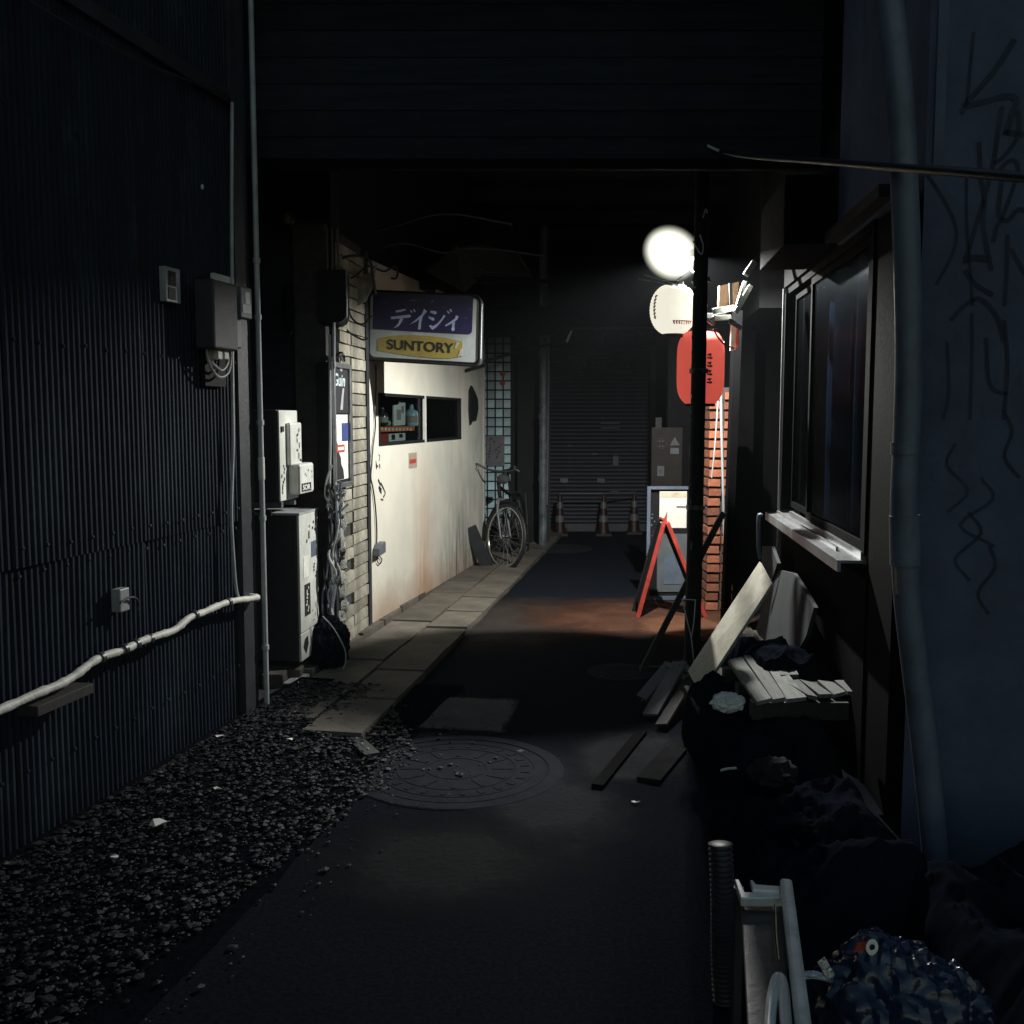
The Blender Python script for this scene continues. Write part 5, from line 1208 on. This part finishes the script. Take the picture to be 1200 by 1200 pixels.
for yy in (y0 + .03, (y0 + y1) / 2, y1 - .02): b = MB(); b.box((1.14, yy, PZ - .06), (.38, .06, .07)); obj('bearer', b, M['darkwood'], t)

def drape(name, x0, x1, y0, y1, hf, m, label, cat, nx=110, ny=110):
    b = MB()
    for j in range(ny + 1):
        for i in range(nx + 1):
            u, v = i / nx, j / ny; x, y = x0 + (x1 - x0) * u, y0 + (y1 - y0) * v
            e = min(1, min(u, 1 - u, v, 1 - v) * 7); h = hf(x, y)
            w = V((x * 2.4, y * 2.4, 1.7)); w = w + noise.noise_vector(w * 1.1) * .55
            n_ = noise.noise(V((x * 5, y * 5, 1))) * .05 + (.3 - abs(noise.noise(w * 1.7))) * .09 + (.3 - abs(noise.noise(w * 4.1))) * .045 + (.3 - abs(noise.noise(w * 9.3))) * .018
            b.v.append(V((x + .02 * noise.noise(V((y * 8, x, 0))), y, max(.004, (h + n_) * (e ** .35)))))
    b.f += [(j*(nx+1)+i, j*(nx+1)+i+1, (j+1)*(nx+1)+i+1, (j+1)*(nx+1)+i) for j in range(ny) for i in range(nx)]
    return one(name, b, m, label, cat, smooth=True)
drape('tarpaulin', .80, 1.27, 3.62, 4.75, lambda x, y: .30 if y > 3.9 else .12 + (y - 3.62) * .6, M['tarp'], 'black tarpaulin bundle under the grey pallet', 'tarpaulin')
drape('covered_heap', .72, 1.24, 2.75, 3.6, lambda x, y: .16 + .06 * math.sin(x * 7) , M['tarp'], 'low heap of crumpled dark sheeting in front of the pallet', 'heap')
drape('dark_cloth', 1.06, 1.36, 4.3, 5.0, lambda x, y: .43, M['tarp'], 'dark cloth thrown over the far corner of the pallet', 'cloth', 70, 70)
b = MB(); b.blob(at(853, 823, 3.98), (.062, .04, .036), .2, 3, 60, 40, 12, None, .32); one('white_bag', b, M['whitebag'], 'crumpled white plastic bag tucked at the near corner of the pallet', 'bag', smooth=True)
b = MB(); b.tube(spline([at(845, 903, 3.7), at(852, 901, 3.68), at(863, 900, 3.66)], 4), .005, 6); one('white_handle', b, M['whitemetal'], 'short white plastic handle poking out of the dark heap', 'stick', smooth=True)  # small plastic handle showing above the heap
b = MB(); b.blob(at(925, 960, 3.2), (.07, .06, .012), .6, 4, 18, 8, 3); one('foil_scrap', b, M['tarp'], 'flat crinkled dark scrap on the dark heap', 'litter', smooth=True)
b = MB(); b.blob(at(905, 905, 3.6), (.09, .08, .05), .4, 4, 22, 12, 9); one('sandbag', b, mat('grey_sack', (.02, .021, .024), .9, spec=.1), 'grey sack lying on the dark heap behind the foil scrap', 'sack', smooth=True)

# broken wooden crate
t = thing('broken_crate', 'broken dark wooden crate tipped over left of the pale board', 'crate', gnd(775, 850))
cr = [((762, 838), (797, 776), .08, 'darkwood'), ((752, 818), (786, 778), .07, 'darkwood'), ((775, 850), (812, 790), .06, 'darkwood')]
for (x0, y0), (x1, y1), w, m in cr:
    b = MB(); b.beam(gnd(x0, y0, .03), at(x1, y1, 5.35), w, .014, (-.4, -.5, .8)); obj('board', b, M['greymetal'] if w > .065 else M[m], t)
for (x0, y0), (x1, y1) in (((783, 779), (802, 795)), ((797, 776), (812, 790)), ((752, 820), (764, 838)), ((762, 838), (790, 842))):
    b = MB(); b.beam(at(x0, y0, 5.32), at(x1, y1, 5.3), .03, .02, (-.4, -.5, .8)); obj('batten', b, M['wood'], t)
b = MB(); b.beam(gnd(700, 922, .012), gnd(752, 858, .012), .05, .02); one('timber_offcut', b, M['void'], 'thin dark timber lying flat on the concrete patch by the crate', 'timber')
b = MB(); b.beam(gnd(760, 915, .012), gnd(792, 878, .012), .1, .02); one('flat_slab', b, M['wetwood'], 'short grey slab lying in front of the broken crate', 'slab')
b = MB(); b.box((.87, 4.55, .11), (.10, .5, .22)); one('dark_bin', b, M['black'], 'low black bin beside the tarpaulin and crate', 'bin', bevel=.008)

# ------------------------------------------------------------------ near right: hose, chair frame, blue bag
HB = at(849, 1195, 2.5)
p = [V((HB.x - .0006 * i, 2.5 + .01 * math.sin(i * .2), .0 + .013 * i)) for i in range(34)]
b = MB(); q = []; rr = []
for i in range(len(p) - 1):
    for k2, r in ((0, .024), (.25, .031), (.6, .031), (.8, .024)): q.append(p[i].lerp(p[i+1], k2)); rr.append(r)
b.tube(q, rr, 14); one('ribbed_hose', b, M['darkmetal'], 'dark ribbed hose standing upright beside the chrome chair frame', 'hose', smooth=True)
t = thing('metal_trolley', 'shiny metal folding trolley with a dark panel standing at the bottom right', 'trolley', gnd(905, 1420))
FZ = .46
def fz(x, y, z=FZ): return gnd(x, y, z)
b = MB(); b.prism([fz(*p_) for p_ in ((861, 1030), (866, 1030), (873, 1045), (917, 1047), (917, 1052), (868, 1052))], (0, 0, -.02)); obj('top_rail', b, M['glint'], t, bevel=.002)
b = MB(); b.prism([fz(*p_, FZ + .006) for p_ in ((879, 1031), (882, 1031), (886, 1036), (914, 1038), (914, 1044), (882, 1042))], (0, 0, -.012)); obj('back_rail', b, M['glint'], t, bevel=.002)
b = MB(); b.beam(fz(921, 1036, FZ + .01), fz(952, 1290, FZ + .01), .026, .03); obj('side_rail', b, M['glint'], t, bevel=.007)
b = MB(); b.prism([fz(x, y, FZ - .03) for x, y in ((868, 1054), (914, 1054), (935, 1290), (880, 1290))], (0, 0, -.012)); obj('panel', b, M['darkmetal'], t, bevel=.003)
b = MB(); b.tube(spline([fz(x, y, FZ - .0) for x, y in ((900, 1290), (901, 1210), (905, 1168), (912, 1146), (918, 1160), (922, 1210), (930, 1290))], 6), .011, 10); obj('tube_loop', b, M['glint'], t, True)
b = MB(); b.tube(spline([fz(x, y, FZ - .01) for x, y in ((908, 1060), (909, 1095), (912, 1126))], 5), .004, 8); obj('stay', b, M['chrome'], t, True)
for x, y in ((866, 1040), (919, 1044)):
    p_ = fz(x, y, FZ - .02); b = MB(); b.tube([p_, V((p_.x, p_.y, 0))], .012, 8); obj('leg', b, M['darkmetal'], t, True)
t = thing('rubbish_bag', 'shiny dark blue plastic bag stuffed full at the bottom right', 'bag', at(1040, 1260, 2.15))
b = MB(); b.blob(at(1040, 1190, 2.15), (.165, .15, .165), .12, 2.3, 110, 70, 3, -.2, .2); obj('sack', b, M['bag'], t, True)
b = MB(); b.blob(at(1105, 1200, 2.2), (.10, .12, .13), .15, 3, 90, 60, 8, None, .2); obj('bulge', b, M['bag'], t, True)
lc = at(1011, 1111, 2.03)
b = MB(); b.prism([lc + V(p_) for p_ in ((-.018, 0, -.01), (.012, 0, -.004), (.016, .0, .012), (-.01, 0, .01))], (0, .006, 0)); obj('red_print', b, M['redink'], t)
b = MB(); b.torus(Frame(at(1022, 1110, 2.02), (1, .3, 0), (0, .3, 1)), .011, .004, 14, 6); obj('white_ring', b, M['paper'], t, True)
t = thing('foil_strip', 'bent strip of shiny foil between the chair frame and the blue bag', 'foil', at(965, 1160, 2.2))
for pts, w in (([(962, 1124), (970, 1138), (980, 1152), (992, 1161)], .02), ([(940, 1142), (952, 1141), (966, 1144), (978, 1150)], .014)):
    b = MB(); pq = spline([at(x, y, 2.12) for x, y in pts], 5); b.ribbon(pq, w, V((-.3, -.5, .8)), 0); b.ribbon([p_ + V((.004, .002, -.006)) for p_ in pq], w, V((-.3, -.5, .8)), 0); obj('strip', b, M['foil'], t, True)
drape('floor_sheet', 1.10, 1.75, 1.55, 2.95, lambda x, y: .20 + .25 * max(0, x - 1.1), M['tarp'], 'dark plastic sheet heaped below the graffiti wall', 'sheet')

# ================================================================== RIGHT: GRAFFITI WALL, BENT PIPE, CABLE
gwb = thing('graffiti_building', 'blue grey plastered wall scrawled with black graffiti at the right edge', 'building', GW.pt(.3, 0, 0))
b = MB(); b.fbox(GW, -.02, 3.2, -1.2, 0, 0, 4.6); obj('wall', b, M['plaster'], gwb)
b = MB()
def gz(x, y): return GW.hit(960 + x / 2.4, y / 2.4, 0)
for pl, w in (([(435, 90), (428, 160), (420, 250), (412, 300)], .010), ([(550, 110), (500, 190), (450, 250), (405, 300)], .018), ([(398, 318), (420, 298), (470, 285), (530, 270), (555, 285), (540, 330), (525, 380)], .018), ([(515, 300), (505, 360), (490, 460), (470, 540), (440, 640), (410, 740)], .014),
              ([(560, 310), (560, 380), (520, 440), (490, 460)], .012), ([(450, 400), (455, 500), (465, 560), (462, 640), (485, 760)], .014), ([(520, 370), (576, 380)], .016), ([(505, 480), (540, 450), (560, 480), (520, 600), (500, 640), (490, 680)], .012), ([(515, 500), (505, 600), (530, 620), (560, 590), (600, 600)], .014),
              ([(415, 480), (415, 620), (425, 760), (432, 860)], .009), ([(290, 470), (350, 560), (385, 640), (378, 710), (330, 800)], .010), ([(405, 730), (440, 725), (475, 730)], .02), ([(410, 760), (440, 800), (490, 830)], .014), ([(530, 660), (528, 760), (522, 860)], .012), ([(540, 700), (580, 770), (600, 780)], .012),
              ([(370, 900), (410, 860), (450, 840), (500, 890), (520, 960)], .014), ([(430, 880), (430, 1000), (425, 1180)], .010), ([(360, 960), (365, 1100), (350, 1180)], .010), ([(470, 950), (480, 1080), (530, 1110)], .012), ([(520, 900), (530, 1020), (520, 1180)], .012)):
    b.ribbon(spline([gz(x, y) for x, y in pl], 4), w, GW.ey, .002)
obj('graffiti_stroke', b, M['graffiti'], gwb)
b = MB(); rnd = random.Random(15)
for x, y in ((1150, 560), (1120, 520), (1175, 480), (1135, 600), (1160, 640)):
    pts = [(x, y), (x + rnd.uniform(-15, 15), y + 25), (x + rnd.uniform(-25, 15), y + 55), (x + rnd.uniform(-10, 25), y + 80)]
    b.ribbon(spline([GW.hit(px, py, 0) for px, py in pts], 4), .01, GW.ey, .002)
obj('graffiti_stroke', b, M['graffiti'], gwb)
t = thing('bent_pipe', 'thick blue grey downpipe bending down the edge of the graffiti wall', 'pipe', at(1085, 1040, 3.1))
pts = [(1036, -60), (1042, 0), (1052, 90), (1058, 180), (1063, 300), (1065, 420), (1062, 520), (1059, 600), (1062, 690), (1072, 780), (1084, 880), (1094, 980), (1100, 1060)]
b = MB(); b.tube(spline([at(x, y, 3.12) for x, y in pts], 5), .040, 18); obj('pipe', b, M['pvcdark'], t, True)
b = MB(); b.tube([at(1060, 604, 3.115), at(1061, 662, 3.115)], .0455, 18); obj('sleeve', b, M['pvcdark'], t, True)
b = MB(); b.tube([at(1061, 518, 3.118), at(1061, 532, 3.118)], .043, 18); obj('sleeve', b, M['pvcdark'], t, True)
b = MB(); b.beam(at(1052, 640, 3.1), at(1054, 696, 3.1), .02, .02, (0, 1, 0)); obj('bracket', b, M['darkmetal'], t)
t = thing('service_cable', 'thick black cable stretched across the bent pipe to a pale frayed end', 'cable', at(1010, 190, 4.0))
b = MB(); b.tube(spline([at(x, y, Y) for x, y, Y in ((845, 177, 5.2), (880, 183, 4.9), (960, 189, 4.1), (1060, 197, 2.98), (1130, 202, 2.6), (1290, 216, 2.2))], 6), .0125, 10); obj('cable', b, M['cable'], t, True)
b = MB(); b.tube(spline([at(x, y, Y) for x, y, Y in ((821, 164, 5.3), (828, 170, 5.28), (838, 175, 5.24), (847, 178, 5.2))], 4), [.004] * 4 + [.007] * 9, 8); obj('pale_end', b, M['whitemetal'], t, True)
b = MB(); b.tube(spline([at(823, 162, 5.3), at(818, 120, 5.5), at(820, 60, 5.7), at(830, -40, 5.8)], 5), .008, 8); obj('hanger', b, M['cable'], t, True)

# ================================================================== ROOF OVER THE LANE
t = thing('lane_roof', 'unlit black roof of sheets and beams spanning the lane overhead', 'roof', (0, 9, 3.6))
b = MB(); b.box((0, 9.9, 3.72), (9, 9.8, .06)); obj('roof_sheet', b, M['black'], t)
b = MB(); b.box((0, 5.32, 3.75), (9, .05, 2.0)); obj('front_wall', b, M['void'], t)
b = MB(); b.box((0, 5.27, 2.755), (9, .05, .05)); obj('bottom_rail', b, M['void'], t)  # black rail added to hide the boards' lamplit lower edge
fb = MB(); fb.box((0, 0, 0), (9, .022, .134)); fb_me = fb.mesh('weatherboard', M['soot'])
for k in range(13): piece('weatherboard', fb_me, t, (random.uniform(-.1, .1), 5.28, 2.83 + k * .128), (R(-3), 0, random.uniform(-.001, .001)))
for k in range(8):
    b = MB(); b.box((0, 5.7 + k * 1.1, 3.62), (7, .09, .14)); obj('beam', b, M['black'], t)

# ================================================================== NIGHT AIR
hb = MB(); hb.box((0, 8, 2.4), (26, 34, 7.0))
hz = bpy.data.materials.new('night_haze'); hz.use_nodes = True; ht = hz.node_tree; ht.nodes.clear()
ho = ht.nodes.new('ShaderNodeOutputMaterial'); pv = ht.nodes.new('ShaderNodeVolumePrincipled'); pv.inputs['Density'].default_value = HAZE_D; pv.inputs['Color'].default_value = (.85, .92, 1, 1)
ht.links.new(pv.outputs[0], ho.inputs['Volume'])
o = obj('haze', hb, hz); o['kind'] = 'stuff'
for ob in bpy.data.objects:
    if '_org' in ob: del ob['_org']
